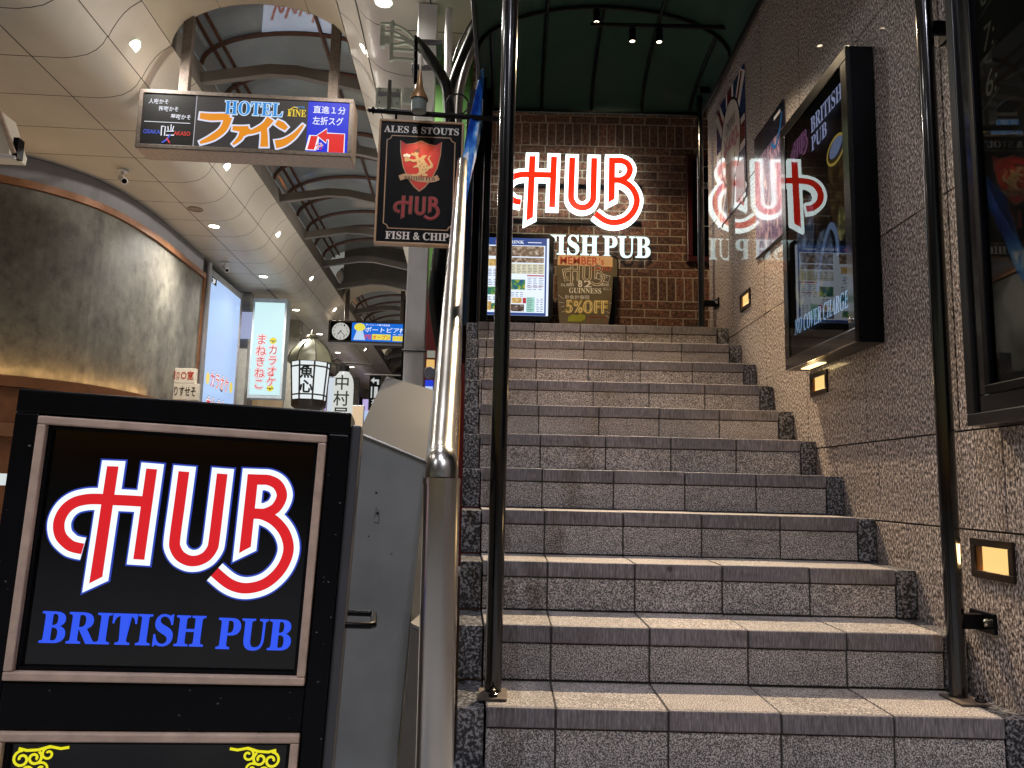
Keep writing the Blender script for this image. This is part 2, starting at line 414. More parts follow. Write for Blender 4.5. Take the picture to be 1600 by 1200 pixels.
# ---- granite wall on the right: panels with open joints ---------------------
gw = thing('granite_wall', 'speckled brown granite panel wall rising along the right of the stairs', 'wall', (XW + .2, 3, 0))
MB().box(XW + .006, -2.5, 0, XW + .8, 5.40, 5.0).build('wall_core', M['grout'], gw)
zs = [0, .648, .95, 1.733, 2.63, 3.5, 4.3, 5.0]
vj = {0: [5.41, 4.55, 3.6, 2.75, 1.9, 1.0, 0, -1.2, -2.5], 1: [5.41, 4.82, 4.21, 3.326, 2.95, 2.2, 1.1, 0, -2.5], 2: [5.41, 4.818, 4.21, 3.63, 3.03, 2.406, 1.6, .8, 0, -2.5]}
pn = MB()
for r in range(len(zs) - 1):
    js = vj[(0, 1, 2, 2, 2, 2, 2)[r]]
    for a, b in zip(js[1:], js[:-1]):
        pn.box(XW, a + .0032, zs[r] + .003, XW + .03, b - .0032, zs[r + 1] - .003)
pn.build('stone_panel', M['granite'], gw, bev=.0012)

# ---- brick wall at the head of the stairs ------------------------------------
YB = 6.6
bw = thing('brick_wall', 'dark red brick wall behind the lit pub sign at the top of the stairs', 'wall', (.6, YB, 1.8))
MB().box(-.42, YB + .004, 1.75, 2.9, YB + .25, 5.0).build('mortar', M['mortar'], bw)
bm = MB(); row = 0; z = 1.79
def jit(): return random.uniform(-.003, .003)
while z < 4.9:
    sold = abs(z - 2.39) < .04 or abs(z - 3.82) < .04
    h = .205 if sold else .064; L_ = .066 if sold else .214
    x = -.42 - (0 if sold else (.112 if row % 2 else 0))
    while x < 2.9:
        q = jit() * .8
        bm.box(max(x, -.42) + jit() * .4, YB + q - .002, z + jit() * .3, min(x + L_, 2.9) + jit() * .4, YB + .03, z + h + jit() * .3)
        x += L_ + .011
    z += h + .011; row += 1
bm.build('brickwork', M['brick'], bw, bev=.003)

# black partition between landing and arcade
pp = thing('black_partition', 'black panelled partition on the arcade side of the upper landing', 'partition', (-.25, 5, 1.8))
def quad_wall(mb, y0, y1, x_off, z0, z1, t):
    a0, a1 = LEFT(y0) + x_off, LEFT(y1) + x_off
    return mb.add([(a0 - t, y0, z0), (a0, y0, z0), (a1, y1, z0), (a1 - t, y1, z0), (a0 - t, y0, z1), (a0, y0, z1), (a1, y1, z1), (a1 - t, y1, z1)],
                  [(0, 3, 2, 1), (4, 5, 6, 7), (0, 1, 5, 4), (1, 2, 6, 5), (2, 3, 7, 6), (3, 0, 4, 7)])
quad_wall(MB(), 5.02, 6.55, -.075, 1.78, 3.34, .03).build('panel', M['black'], pp)
MB().box(-.36, 5.30, 1.79, -.188, 5.34, 3.62).build('end_panel', M['black'], pp)
pm = MB()
for yy in (5.0, 5.5, 6.0): quad_wall(pm, yy, yy + .05, -.06, 1.79, 3.36, .06)
pm.build('upright', M['black_gloss'], pp, bev=.003)

# ================================================================== ARCADE
# ceiling profile across the arcade (u, z): flat, ogee cove, edge of the roof opening
PROF = [(-4.28, 5.01), (-4.16, 5.03), (-4.05, 5.06), (-3.96, 5.12), (-3.90, 5.19), (-3.86, 5.27)]
PROF2 = [(-3.86, 5.27), (-3.82, 5.36), (-3.77, 5.46), (-3.72, 5.54), (-3.66, 5.61), (-3.55, 5.69)]
UC = -2.525
mir = lambda pr: [(2 * UC - u, z) for u, z in pr][::-1]
strips = [[(-16, 5.01), (-10.6, 5.01)], [(-10.6, 5.01), (-9.1, 5.01)], [(-9.1, 5.01), (-7.6, 5.01)], [(-7.6, 5.01), (-6.1, 5.01)], [(-6.1, 5.01), (-4.6, 5.01)], [(-4.6, 5.01)] + PROF, PROF2,
          mir(PROF2), mir(PROF) + [(-.45, 5.01)], [(-.45, 5.01), (1.05, 5.01)], [(1.05, 5.01), (7, 5.01)]]  # ceiling over the stairs is out of view, extended to block sky light
ac = thing('arcade_ceiling', 'beige panelled arcade ceiling curving up to a long glazed roof opening', 'ceiling', A(UC, 8, 5.0))
pan, bk = MB(), MB(); v0 = 8.51 - .83 * 22; nv = 66
for st_ in strips:
    for i in range(nv):
        va, vb = v0 + i * .83 + .006, v0 + (i + 1) * .83 - .006
        n = len(st_); pts = []
        for j, (u, z) in enumerate(st_):
            du = .006 if j == 0 else (-.006 if j == n - 1 else 0)
            pts.append((u + du, z))
        vs = [A(u, va, z) for u, z in pts] + [A(u, vb, z) for u, z in pts]
        pan.add(vs, [(j, j + 1, j + 1 + n, j + n) for j in range(n - 1)])
    n = len(st_); vs = [A(u, v0 - .1, z + .03) for u, z in st_] + [A(u, v0 + nv * .83, z + .03) for u, z in st_]
    bk.add(vs, [(j, j + 1, j + 1 + n, j + n) for j in range(n - 1)])
pan.build('ceiling_panel', M['ceil'], ac, smooth=True)
bk.build('backing', M['ceil_gap'], ac)
# solid arched bands across the opening, glazed vaults between them
UL, UR = -3.55, -1.50; HW = 1.025
def arch(rise, z0, half=HW, n=24, p=1.0):
    return [(UC - half * math.cos(math.pi * i / n), z0 + rise * math.sin(math.pi * i / n) ** p) for i in range(n + 1)]
bands = [(v0, 8.5), (20.8, 22.0), (34.3, 35.5), (44, 46)]
for i, (a, b) in enumerate(bands):
    t = thing('roof_band', ['broad arched soffit band above the hotel sign', 'arched grey band over the clock sign', 'arched band far along the arcade', 'last arched band at the far end of the arcade'][i], 'ceiling band', A(UC, b, 5.7), 'solid arched bands of the arcade roof')
    ar = arch(.57, 5.69); n = len(ar); mb = MB()
    segs = [a, b] if b - a < 3 else [a + (b - a) * j / 9 for j in range(10)]
    edge = [0, 8, 16, 24]
    for s0, s1 in zip(segs[:-1], segs[1:]):
        for e0, e1 in zip(edge[:-1], edge[1:]):
            q = ar[e0:e1 + 1]; m_ = len(q); du = [(.003 if j == 0 else (-.003 if j == m_ - 1 else 0)) for j in range(m_)]
            mb.add([A(u + x, s0 + .003, z) for (u, z), x in zip(q, du)] + [A(u + x, s1 - .003, z) for (u, z), x in zip(q, du)], [(j, j + 1, j + 1 + m_, j + m_) for j in range(m_ - 1)])
    mb.build('soffit', M['soffit'], t, smooth=True)
    fm = MB(); top = [(u, z + .45) for u, z in ar]
    for vv in (a, b):
        fm.add([A(u, vv + (.0 if vv == a else .002), z + .001) for u, z in ar] + [A(u, vv, 7.6) for u, z in ar], [(j, j + 1, j + 1 + n, j + n) for j in range(n - 1)])
    fm.add([A(u, a, z + .03) for u, z in ar] + [A(u, b, z + .03) for u, z in ar], [(j, j + 1, j + 1 + n, j + n) for j in range(n - 1)])
    fm.build('face', M['vault_beam'], t)
zones = [(8.5, 20.8), (22.0, 34.3), (35.5, 44)]
VR = lambda: arch(.55, 6.65, 1.45, 20)
for zi, (a, b) in enumerate(zones):
    t = thing('glazed_vault', ['nearest glazed barrel vault with brown ribs and grey tie beams', 'second glazed barrel vault beyond the clock sign', 'farthest glazed barrel vault'][zi], 'roof', A(UC, (a + b) / 2, 5.7), 'glazed vaults of the arcade roof')
    sd = MB()
    for u0, sg in ((UL, -1), (UR, 1)):
        sd.add([A(u0, a, 5.69), A(u0, b, 5.69), A(u0, b, 6.0), A(u0, a, 6.0)], [(0, 1, 2, 3)])
    sd.build('edge_beam', M['vault_beam'], t)
    sd = MB()
    for u0, sg in ((UL, -1), (UR, 1)):
        sd.add([A(u0 + sg * .02, a, 6.0), A(u0 + sg * .02, b, 6.0), A(UC + sg * 1.47, b, 6.62), A(UC + sg * 1.47, a, 6.62), A(UC + sg * 1.47, b, 7.6), A(UC + sg * 1.47, a, 7.6)], [(0, 1, 2, 3)])
        sd.add([A(u0, a, 6.0), A(u0, b, 6.0), A(u0 + sg * .02, b, 6.0), A(u0 + sg * .02, a, 6.0)], [(0, 1, 2, 3)])
    sd.build('side_lining', M['vault_dark'], t)
    ar = VR(); n = len(ar); gm = MB()
    gm.add([A(u, a, z) for u, z in ar] + [A(u, b, z) for u, z in ar], [(j, j + 1, j + 1 + n, j + n) for j in range(n - 1)])
    gm.build('glazing', M['roof_glass'], t, smooth=True)
    v = a + 1.0; i = 0
    while v < b - .2:
        q = [A(u, v, z - .03) for u, z in ar]
        MB().tube(q, .04, 4).build('rib', M['rib'], t)
        if i % 2 == 0:
            bz = lambda u: 5.78 + .16 * (1 - abs(u - UC) / HW)
            us = [UL, UC - .18, UC + .18, UR]
            mb = MB()
            for ua, ub in zip(us[:-1], us[1:]):
                za, zb_ = (5.76 if ua == UL else 5.92), (5.76 if ub == UR else 5.92)
                vs = [A(ua, v - .05, za), A(ub, v - .05, zb_), A(ub, v + .05, zb_), A(ua, v + .05, za), A(ua, v - .05, za + .14), A(ub, v - .05, zb_ + .14), A(ub, v + .05, zb_ + .14), A(ua, v + .05, za + .14)]
                mb.add(vs, [(0, 3, 2, 1), (4, 5, 6, 7), (0, 1, 5, 4), (1, 2, 6, 5), (2, 3, 7, 6), (3, 0, 4, 7)])
            mb.build('tie_beam', M['vault_beam'], t)
        v += 1.05; i += 1
    mm = MB()
    for k in (3, 4, 11, 17):
        u, z = ar[k]; mm.tube([A(u, a, z - .03), A(u, b, z - .03)], .028, 6)
    mm.build('mullion', M['rib'], t)
# lit billboard seen through the roof glass
pbb = PB(at(520, 20, 24), AU, ZZ)
bb = thing('roof_billboard', 'lit white billboard with red brush lettering beyond the roof glass', 'billboard', at(520, 20, 24))
MB().pbox(pbb, -2.3, -.8, 1.4, 1.2, -.1, 0).build('lit_panel', G('c3cfe8', 2.2), bb)
mb = MB()
for q in range(7):
    x = -2.0 + q * .45
    mb.ribbon(pbb, [(p.x, p.y) for p in spline([(x, -.4 + .1 * (q % 3)), (x + .15, .2), (x + .3, -.1), (x + .42, .35)])], .09, .01)
mb.build('lettering', G('b03a34', 1.6), bb)

# ---- downlights -------------------------------------------------------------
def downlight(label, p, nrm, r=.085, watt=ARC_W, group='recessed arcade downlights', col=(1, .95, .87)):
    p = V(p); nrm = V(nrm).normalized()
    t = thing('downlight', label, 'downlight', p, group)
    MB().lathe(p, nrm, [(r * 1.22, -.01), (r * 1.22, .008), (r, .01), (r, -.01)], 20).build('trim_ring', M['grey_plastic'], t, smooth=True)
    MB().lathe(p, nrm, [(0, .005), (r, .005)], 20).build('lens', LENS, t)
    l = bpy.data.lights.new('lamp', 'SPOT'); l.energy = watt; l.color = col; l.spot_size = R(150); l.spot_blend = .9; l.shadow_soft_size = .07
    lo = bpy.data.objects.new('lamp', l); COL.objects.link(lo); lo.parent = t; lo.location = nrm * .05
    lo.rotation_euler = (-nrm).to_track_quat('Z', 'Y').to_euler()
    return t
LENS = glow('lamp_lens', (1, .95, .86), 14)
ORD = ['nearest', 'second', 'third', 'fourth', 'fifth', 'sixth', 'seventh']
nl = V(AU * .75 - ZZ * .66)
for i, v in enumerate((8.1, 11.35, 14.55, 17.75, 21, 24.2, 27.4)):
    downlight(ORD[i] + ' downlight in the left sloping cove beside the roof opening', A(-3.79, v, 5.42), nl, watt=ARC_W * (.5 if i == 0 else .8))
for i, v in enumerate((12.9, 16.1, 19.25, 22.4, 25.6, 28.8)):
    downlight(ORD[i] + ' downlight in the flat left ceiling over the shopfronts', A(-4.42, v, 5.005), -ZZ, watt=ARC_W * 1.5)
nr = V(-AU * .75 - ZZ * .66)
for i, v in enumerate((7.9, 11.2, 14.4)):
    downlight(ORD[i] + ' downlight in the right sloping cove of the arcade ceiling', A(-1.24, v, 5.40), nr, watt=ARC_W * .5)
downlight('big bright round downlight in the flat ceiling above the antennas', A(-.87, 6.42, 5.005), -ZZ, r=.075)
for i, (u, v) in enumerate(((-6.5, 6.5), (-4.42, 2.6), (-.87, 3.0), (-.87, -.4), (-4.42, -1.0), (.5, -2.3))):  # the last one is unseen, added to brighten risers, treads and granite wall
    downlight('recessed downlight %s above the street before the stairs' % ['over the corner', 'left of the hotel sign', 'right of the arch', 'near the pavement edge', 'by the far kerb', 'straight out from the stairs'][i], A(u, v, 5.005), -ZZ, watt=(190, 170, 170, 300, 240, 380)[i], col=((1, .93, .83), (1, .95, .9), (.95, .93, 1), (.84, .86, 1), (.88, .89, 1), (.84, .86, 1))[i])

# ---- left facade: rounded corner building ------------------------------------
plan = [(-16, 9.75), (-9, 9.75), (-7.4, 9.85), (-6.6, 10.0), (-6.1, 10.25), (-5.72, 10.6), (-5.45, 11.05), (-5.3, 11.6), (-5.22, 12.3), (-5.2, 13), (-5.2, 14.75)]
plan = [(p.x, p.y) for p in spline(plan, 4)]
def off_plan(d):
    out = []
    for i, p in enumerate(plan):
        a, b = plan[max(i - 1, 0)], plan[min(i + 1, len(plan) - 1)]
        tx, ty = b[0] - a[0], b[1] - a[1]; l = math.hypot(tx, ty)
        out.append((p[0] + ty / l * d, p[1] - tx / l * d))
    return out
def wall_strip(mb, d, z0, z1, back=-.25):
    f, b = off_plan(d), off_plan(back); n = len(f)
    vs = [A(u, v, z0) for u, v in f] + [A(u, v, z1) for u, v in f] + [A(u, v, z1) for u, v in b] + [A(u, v, z0) for u, v in b]
    for i in range(n - 1):
        mb.add([vs[i], vs[i + 1], vs[n + i + 1], vs[n + i], vs[2 * n + i + 1], vs[2 * n + i], vs[3 * n + i + 1], vs[3 * n + i]],
               [(0, 1, 2, 3), (3, 2, 4, 5), (0, 7, 6, 1)])
    mb.add([vs[n - 1], vs[2 * n - 1], vs[3 * n - 1], vs[4 * n - 1]], [(0, 3, 2, 1)])
    return mb
cb = thing('corner_building', 'rounded corner shop with mottled concrete wall and copper trim', 'building', A(-5.5, 11, 0))
wall_strip(MB(), .0, 4.66, 5.0).build('plaster_band', M['plaster'], cb, smooth=True)
wall_strip(MB(), .07, 4.56, 4.655).build('upper_trim', M['copper'], cb, smooth=True)
wall_strip(MB(), .02, 2.02, 4.555).build('concrete_wall', M['concrete'], cb, smooth=True)
wall_strip(MB(), .20, 1.86, 2.0).build('ledge', M['wood'], cb, smooth=True)
wall_strip(MB(), .10, 1.40, 1.855).build('fascia', M['wood'], cb, smooth=True)
wall_strip(MB(), .14, 1.22, 1.395).build('grille_band', M['copper'], cb, smooth=True)
wall_strip(MB(), .0, .0, 1.215).build('shopfront', M['wood'], cb, smooth=True)
MB().pbox(PB(A(-5.2, 14.76, 0), AU, ZZ), -.03, 2.02, .05, 4.66, -.04, .04).build('end_trim', M['copper'], cb)
strip = glow('warm_led_strip', (1, .62, .25), 60, True)
ls = MB(); o1, o2 = off_plan(.10), off_plan(.13); n = len(o1)
for i in range(4, n - 1):
    if i < n - 7: ls.add([A(*o1[i], 2.004), A(*o1[i + 1], 2.004), A(*o2[i + 1], 2.004), A(*o2[i], 2.004)], [(0, 3, 2, 1)])
ls.build('led_strip', strip, cb)
# the straight facade beyond
fb = thing('karaoke_building', 'karaoke shop facade of grey steel columns and dark bays beyond the corner shop', 'building', A(-5.4, 17, 0))
MB().add([A(-5.45, 14.8, 0), A(-5.45, 17.8, 0), A(-5.45, 17.8, 5), A(-5.45, 14.8, 5)], [(0, 1, 2, 3)]).build('bay_wall', M['black_sat'], fb)
cm = MB()
for v in (17.55,): cm.pbox(PB(A(-5.15, v, 0), AU, ZZ), -.3, 0, .08, 5.0, -.25, 0)
cm.build('column', PT('9c9a93'), fb, bev=.01)
MB().tube([A(-5.12, 14.85, 0), A(-5.12, 14.85, 4.9)], .05).build('downpipe', PT('77767a'), fb)
MB().tube([A(-5.2, 17.2, 0), A(-5.2, 17.2, 4.9)], .06).build('downpipe', PT('77767a'), fb)
fc = thing('shop_row', 'row of shopfronts with pale steel columns running behind the lanterns', 'building', A(-5.4, 25, 0))
MB().add([A(-5.5, 17.8, 0), A(-5.5, 45, 0), A(-5.5, 45, 5), A(-5.5, 17.8, 5)], [(0, 1, 2, 3)]).build('wall', PT('3b352f'), fc)
for v in (20.6, 24.4, 28.2, 32, 36, 40):
    MB().pbox(PB(A(-4.75, v, 0), AU, ZZ), -.16, 0, .16, 5.0, -.3, 0).build('column', PT('8f8b80'), fc, bev=.01)
for i, (v, zz, c, w) in enumerate(((19.2, 2.2, 'a88a60', .9), (22.6, 1.9, 'bfa980', 1.2), (26.5, 2.4, 'cbb0ff', .8), (30.5, 1.8, 'e6ddff', 1.3), (34.5, 2.5, 'ffd9c0', 1.2), (38.5, 2.0, 'd6c7ff', 1.3))):
    MB().pbox(PB(A(-5.0, v, zz), AV, ZZ), -1.2, -1.0, 1.2, 1.0, 0, .12).build('lit_window', G(c, .55), fc)
for i, (v, z_, c, hgt) in enumerate(((25.2, 2.6, 'd8e4f0', 1.5), (29.4, 2.4, 'e8c8a0', 1.2), (33.5, 2.7, 'c8b8f0', 1.6), (38, 2.6, 'f0e8d8', 1.4))):
    t = thing('blade_sign', ['pale blue lit blade sign beyond the long paper lantern', 'amber lit blade sign far down the shop row', 'mauve lit blade sign far down the shop row', 'cream lit blade sign at the far end of the shop row'][i], 'sign', A(-4.6, v, z_), 'lit blade signs along the shop row')
    q_ = PB(A(-4.6, v, z_), AU, ZZ); MB().pbox(q_, -.03, -.03, .62, hgt + .03, -.22, -.003).build('casing', PT('8d8f92'), t, bev=.01); MB().pbox(q_, 0, 0, .59, hgt, -.003, .002).build('lit_face', G(c, .85), t)
    MB().tube([A(-5.4, v + .1, z_ + hgt * .8), A(-4.6, v + .1, z_ + hgt * .8)], .03, 6).build('bracket', M['black'], t)
# end of the arcade
tag(MB().pbox(PB(A(-2.5, 45.5, 0), AU, ZZ), -4, 0, 4, 8, -.2, 0).build('end_wall', PT('6f6a66')), 'pale end wall closing the far end of the arcade', 'wall')
# right side of the arcade
rb = thing('shop_block', 'shop block with green and red wall panels behind the steel column', 'building', A(0, 8, 0))
MB().pbox(PB(A(-.05, 7.2, 0), AU, ZZ), -.42, 2.6, .30, 5.0, -.1, 0).build('green_panel', M['green_wall'], rb, bev=.004)
MB().pbox(PB(A(-.05, 7.16, 0), AU, ZZ), -.30, 2.8, -.02, 4.9, 0, .03).build('panel_frame', PT('3c6a2c'), rb, bev=.004)
MB().pbox(PB(A(-.05, 7.22, 0), AU, ZZ), -.42, 0, .30, 2.58, -.1, 0).build('red_panel', PT('5e1416'), rb)
MB().add([A(-.5, 7.3, 0), A(-.5, 45, 0), A(-.5, 45, 5), A(-.5, 7.3, 5)], [(3, 2, 1, 0)]).build('side_wall', PT('57524c'), rb)
for i, (x0, y0, x1, y1, c, s) in enumerate(((667, 548, 680, 558, 'b8b8a8', .5), (666, 562, 679, 576, 'f0c070', .9), (664, 594, 677, 603, '2340d8', .9), (664, 604, 676, 612, 'c9dcff', .9))):
    a, b = atv(x0, y1, 7.05), atv(x1, y0, 7.05)
    MB().pbox(PB(a, AU, ZZ), 0, 0, (b - a).dot(AU), b.z - a.z, -.03, 0).build('small_notice', G(c, s), rb)

# ================================================================== OVERHEAD SIGNS
def hanging_box(name, label, cat, v, u0, u1, z0, z1, depth, rods, ztop, frame_mat):
    t = thing(name, label, cat, A((u0 + u1) / 2, v, z0))
    pb = PB(A(u0, v, z0), AU, ZZ); w, h = u1 - u0, z1 - z0
    MB().pbox(pb, 0, 0, w, h, -depth, -.012).build('casing', frame_mat, t, bev=.01)
    MB().frame(pb, 0, 0, w, h, .045, -.012, .012).build('frame', M['rust'], t, bev=.004)
    for u in rods:
        MB().pbox(PB(A(u, v - .01 + depth / 2, z1), AU, ZZ), -.055, 0, .055, ztop - z1, -.045, .045).build('hanger', M['rust'], t, bev=.006)
        MB().pbox(PB(A(u, v + depth / 2, z1), AU, ZZ), -.1, 0, .1, .02, -.07, .07).build('foot_plate', M['rust'], t)
    return t, pb, w, h
q0, q1 = atv(219, 141, 8.35), atv(549, 233, 8.35)
HU0, HZ1 = atv(219, 141, 8.35).dot(AU), 5.06
HU1, HZ0 = atv(549, 233, 8.35).dot(AU), 4.37
t, pb, w, h = hanging_box('hotel_sign', 'lit overhead hotel sign with orange katakana and a red left turn arrow', 'sign', 8.35, HU0, HU1, HZ0, HZ1, .34, (HU0 + .42, HU1 - .27), 6.05, M['frame_beige'])
m0 = .05
cx = lambda f: m0 + (w - 2 * m0) * f
MB().pbox(pb, cx(0), m0, cx(.252), h - m0, -.012, .001).build('black_panel', G('08080c', .6), t)
MB().pbox(pb, cx(.256), m0, cx(.80), h - m0, -.012, .0011).build('grey_panel', G('332f30', 1), t)
MB().pbox(pb, cx(.80), m0, cx(1), h - m0, -.012, .0012).build('blue_panel', G('0b22c8', 1.15), t)
MB().pbox(pb, cx(.2525), m0, cx(.2555), h - m0, -.012, .003).build('divider', G('c8c8d0', .8), t)
hy = lambda f: m0 + (h - 2 * m0) * f
mb = MB()
text(mb, pb, '人咲かそ', cx(.025), hy(.80), cx(.12), hy(.90), .004, .012)
text(mb, pb, '街咲かそ', cx(.075), hy(.66), cx(.17), hy(.76), .004, .012)
text(mb, pb, '夢咲かそ', cx(.137), hy(.51), cx(.232), hy(.61), .004, .012)
mb.pbox(pb, cx(.012), hy(.435), cx(.232), hy(.445), 0, .004)
mb.ribbon(pb, [(cx(.098), hy(.17)), (cx(.097), hy(.36))], .012, .0041); mb.ribbon(pb, [(cx(.097), hy(.36)), (cx(.115), hy(.35)), (cx(.114), hy(.17))], .012, .0042)
mb.ribbon(pb, [(cx(.12), hy(.18)), (cx(.16), hy(.19))], .012, .0043); mb.ribbon(pb, [(cx(.122), hy(.26)), (cx(.158), hy(.27))], .011, .0044)
mb.ribbon(pb, [(cx(.127), hy(.36)), (cx(.13), hy(.28))], .011, .0045); mb.ribbon(pb, [(cx(.142), hy(.40)), (cx(.143), hy(.28))], .011, .0046); mb.ribbon(pb, [(cx(.155), hy(.37)), (cx(.15), hy(.28))], .011, .0047)
mb.build('white_lettering', G('f2f4ff', 1), t)
mb = MB(); text(mb, pb, 'OSAKA', cx(.012), hy(.20), cx(.092), hy(.28), .004, .012); mb.ribbon(pb, [(cx(.142), hy(.20)), (cx(.125), hy(.09)), (cx(.105), hy(.03))], .018, .0048); mb.build('blue_lettering', G('4a62d8', 1), t)
mb = MB(); text(mb, pb, 'AKASO', cx(.158), hy(.19), cx(.236), hy(.27), .004, .012); mb.ribbon(pb, [(cx(.125), hy(.13)), (cx(.142), hy(.03))], .016, .0049); mb.build('red_lettering', G('e0403c', 1), t)
for bold, dd, c, nm in ((.05, .004, 'cfe4f8', 'hotel_outline'), (.006, .006, '1f86d4', 'hotel_lettering')):
    mb = MB(); text(mb, pb, serif('HOTEL'), cx(.395), hy(.66), cx(.675), hy(.93), dd, bold); mb.build(nm, G(c, 1.05), t)
mb = MB(); text(mb, pb, serif('FINE'), cx(.70), hy(.68), cx(.79), hy(.82), .005, .01); mb.ribbon(pb, [(cx(.715), hy(.68)), (cx(.705), hy(.80)), (cx(.73), hy(.87)), (cx(.75), hy(.85))], .012, .0056); mb.build('yellow_lettering', G('e8c832', 1), t)
mb = MB(); text(mb, pb, 'HOTEL', cx(.735), hy(.85), cx(.785), hy(.89), .005, .01); mb.build('small_lettering', G('3f8fd8', 1), t)
# katakana, brush strokes that swell and taper
def brush(mb, pts, ws, d):
    P = spline(pts, 6); n = len(P); l, r = [], []
    for i, p in enumerate(P):
        f = i / (n - 1) * (len(ws) - 1); k = min(int(f), len(ws) - 2); ww = ws[k] + (ws[k + 1] - ws[k]) * (f - k)
        tt = (P[min(i + 1, n - 1)] - P[max(i - 1, 0)]); tt = tt.normalized(); nn = V((-tt.y, tt.x, 0)) * ww / 2
        l.append(p + nn); r.append(p - nn)
    mb.add([pb.p(x.x, x.y, d) for x in l] + [pb.p(x.x, x.y, d) for x in r], [(i, i + n, i + n + 1, i + 1) for i in range(n - 1)])
K = lambda x, y: (cx(.26 + x * .54), hy(y))
kat = [([K(.03, .60), K(.13, .585), K(.25, .60), K(.29, .575)], [.07, .085, .08, .07]), ([K(.285, .60), K(.25, .36), K(.16, .18), K(.05, .06)], [.09, .08, .075, .03]),
       ([K(.33, .385), K(.42, .375), K(.475, .40)], [.05, .07, .055]), ([K(.475, .39), K(.455, .30), K(.415, .24)], [.06, .05, .03]), ([K(.415, .33), K(.405, .20), K(.345, .055)], [.05, .06, .025]),
       ([K(.665, .61), K(.62, .47), K(.535, .355), K(.46, .29)], [.085, .08, .06, .025]), ([K(.61, .42), K(.62, .26), K(.625, .04)], [.07, .075, .09]),
       ([K(.72, .545), K(.77, .49), K(.815, .42)], [.06, .08, .05]), ([K(.725, .10), K(.80, .15), K(.89, .30), K(.965, .52)], [.10, .085, .06, .02])]
for g, dd, c, nm in ((.036, .005, 'd8ddf2', 'katakana_outline'), (0, .007, 'e08a0c', 'katakana_lettering')):
    mb = MB()
    for i, (p, ws) in enumerate(kat):
        if g:
            a, b = V((*p[0], 0)), V((*p[1], 0)); e = (a - b).normalized() * g * .5; p = [(p[0][0] + e.x, p[0][1] + e.y)] + p[1:]
            a, b = V((*p[-1], 0)), V((*p[-2], 0)); e = (a - b).normalized() * g * .5; p = p[:-1] + [(p[-1][0] + e.x, p[-1][1] + e.y)]
        brush(mb, p, [x * 1.0 + g for x in ws], dd + i * .0001)
    mb.build(nm, G(c, 1.05), t)
mb = MB(); text(mb, pb, '直進１分', cx(.825), hy(.77), cx(.985), hy(.92), .004, .01); text(mb, pb, '左折スグ', cx(.825), hy(.54), cx(.975), hy(.70), .004, .01)
text(mb, pb, '分', cx(.846), hy(.035), cx(.884), hy(.17), .0042, .06); text(mb, pb, '1', cx(.812), hy(.04), cx(.836), hy(.30), .0042, .06, .2)
ar_ = [(.851, .32), (.898, .46), (.898, .37), (.984, .37), (.984, .0), (.91, .0), (.91, .25), (.898, .25), (.898, .18)]
mb.ribbon(pb, [(cx(x), hy(y)) for x, y in ar_[5:] + ar_[:5]], .022, .0043)
mb.build('direction_lettering', G('eef2ff', 1.05), t)
mb = MB(); mb.prism(pb, [(cx(x), hy(y)) for x, y in ar_], 0, .005); text(mb, pb, '分', cx(.846), hy(.035), cx(.884), hy(.17), .0055, .008); text(mb, pb, '1', cx(.812), hy(.04), cx(.836), hy(.30), .0055, .02, .2)
mb.build('arrow', G('e01c1c', 1.0), t)

# clock sign further along
CV = 20.75
cu0, cu1 = atv(514, 500, CV).dot(AU), atv(514, 500, CV).dot(AU) + 2.36
cz0, cz1 = atv(514, 534, CV).z, atv(514, 500, CV).z
t, pb, w, h = hanging_box('clock_sign', 'hanging sign with a round white clock beside a bright blue advert', 'sign', CV, cu0, cu1, cz0, cz1, .3, (cu0 + .45, cu1 - .4), 6.0, PT('8f8c88'))
MB().pbox(pb, .05, .05, .62, h - .05, -.012, .002).build('clock_panel', M['black'], t)
c0 = (.335, h / 2)
MB().prism(pb, ell(c0[0], c0[1], .235, .235, 36), 0, .02).build('clock_face', G('d8d8d0', .75), t)
mb = MB()
for i in range(12):
    a = R(90 - 30 * (i + 1)); x, y = c0[0] + .185 * math.cos(a), c0[1] + .185 * math.sin(a)
    text(mb, pb, str(i + 1), x - (.018 if i < 9 else .028), y - .027, x + (.018 if i < 9 else .028), y + .027, .022)
for ang, ln, wd in ((90 - 30 * 7.38, .12, .022), (90 - 6 * 23, .19, .015)):
    a = R(ang); mb.ribbon(pb, [(c0[0] - .03 * math.cos(a), c0[1] - .03 * math.sin(a)), (c0[0] + ln * math.cos(a), c0[1] + ln * math.sin(a))], wd, .024 + wd * .05)
mb.build('numerals_and_hands', M['black_sat'], t)
MB().pbox(pb, .63, .05, w - .05, h - .05, -.012, .003).build('blue_panel', G('0d66cf', 1.1), t)
mb = MB(); text(mb, pb, 'ポートピア梅田', .98, h * .50, 2.27, h * .74, .006, .006, .12); text(mb, pb, 'ボートレース場外発売場', 1.0, h * .80, 1.65, h * .88, .006, .01); text(mb, pb, '10：00オープン', 1.75, h * .40, 2.25, h * .46, .006, .01)
mb.build('white_lettering', G('eef4ff', 1.1), t)
mb = MB(); mb.prism(pb, ell(.84, h * .72, .15, .11), 0, .005); mb.pbox(pb, 1.18, h * .16, 1.68, h * .42, .003, .0052); mb.pbox(pb, 1.74, h * .13, 2.25, h * .36, .003, .0051); mb.build('yellow_patch', G('e8dc50', 1), t)
mb = MB(); mb.prism(pb, [(.68, .08), (1.0, .08), (.93, h * .55), (.76, h * .55)], 0, .0045); mb.build('pale_figure', G('b8d4f2', 1), t)
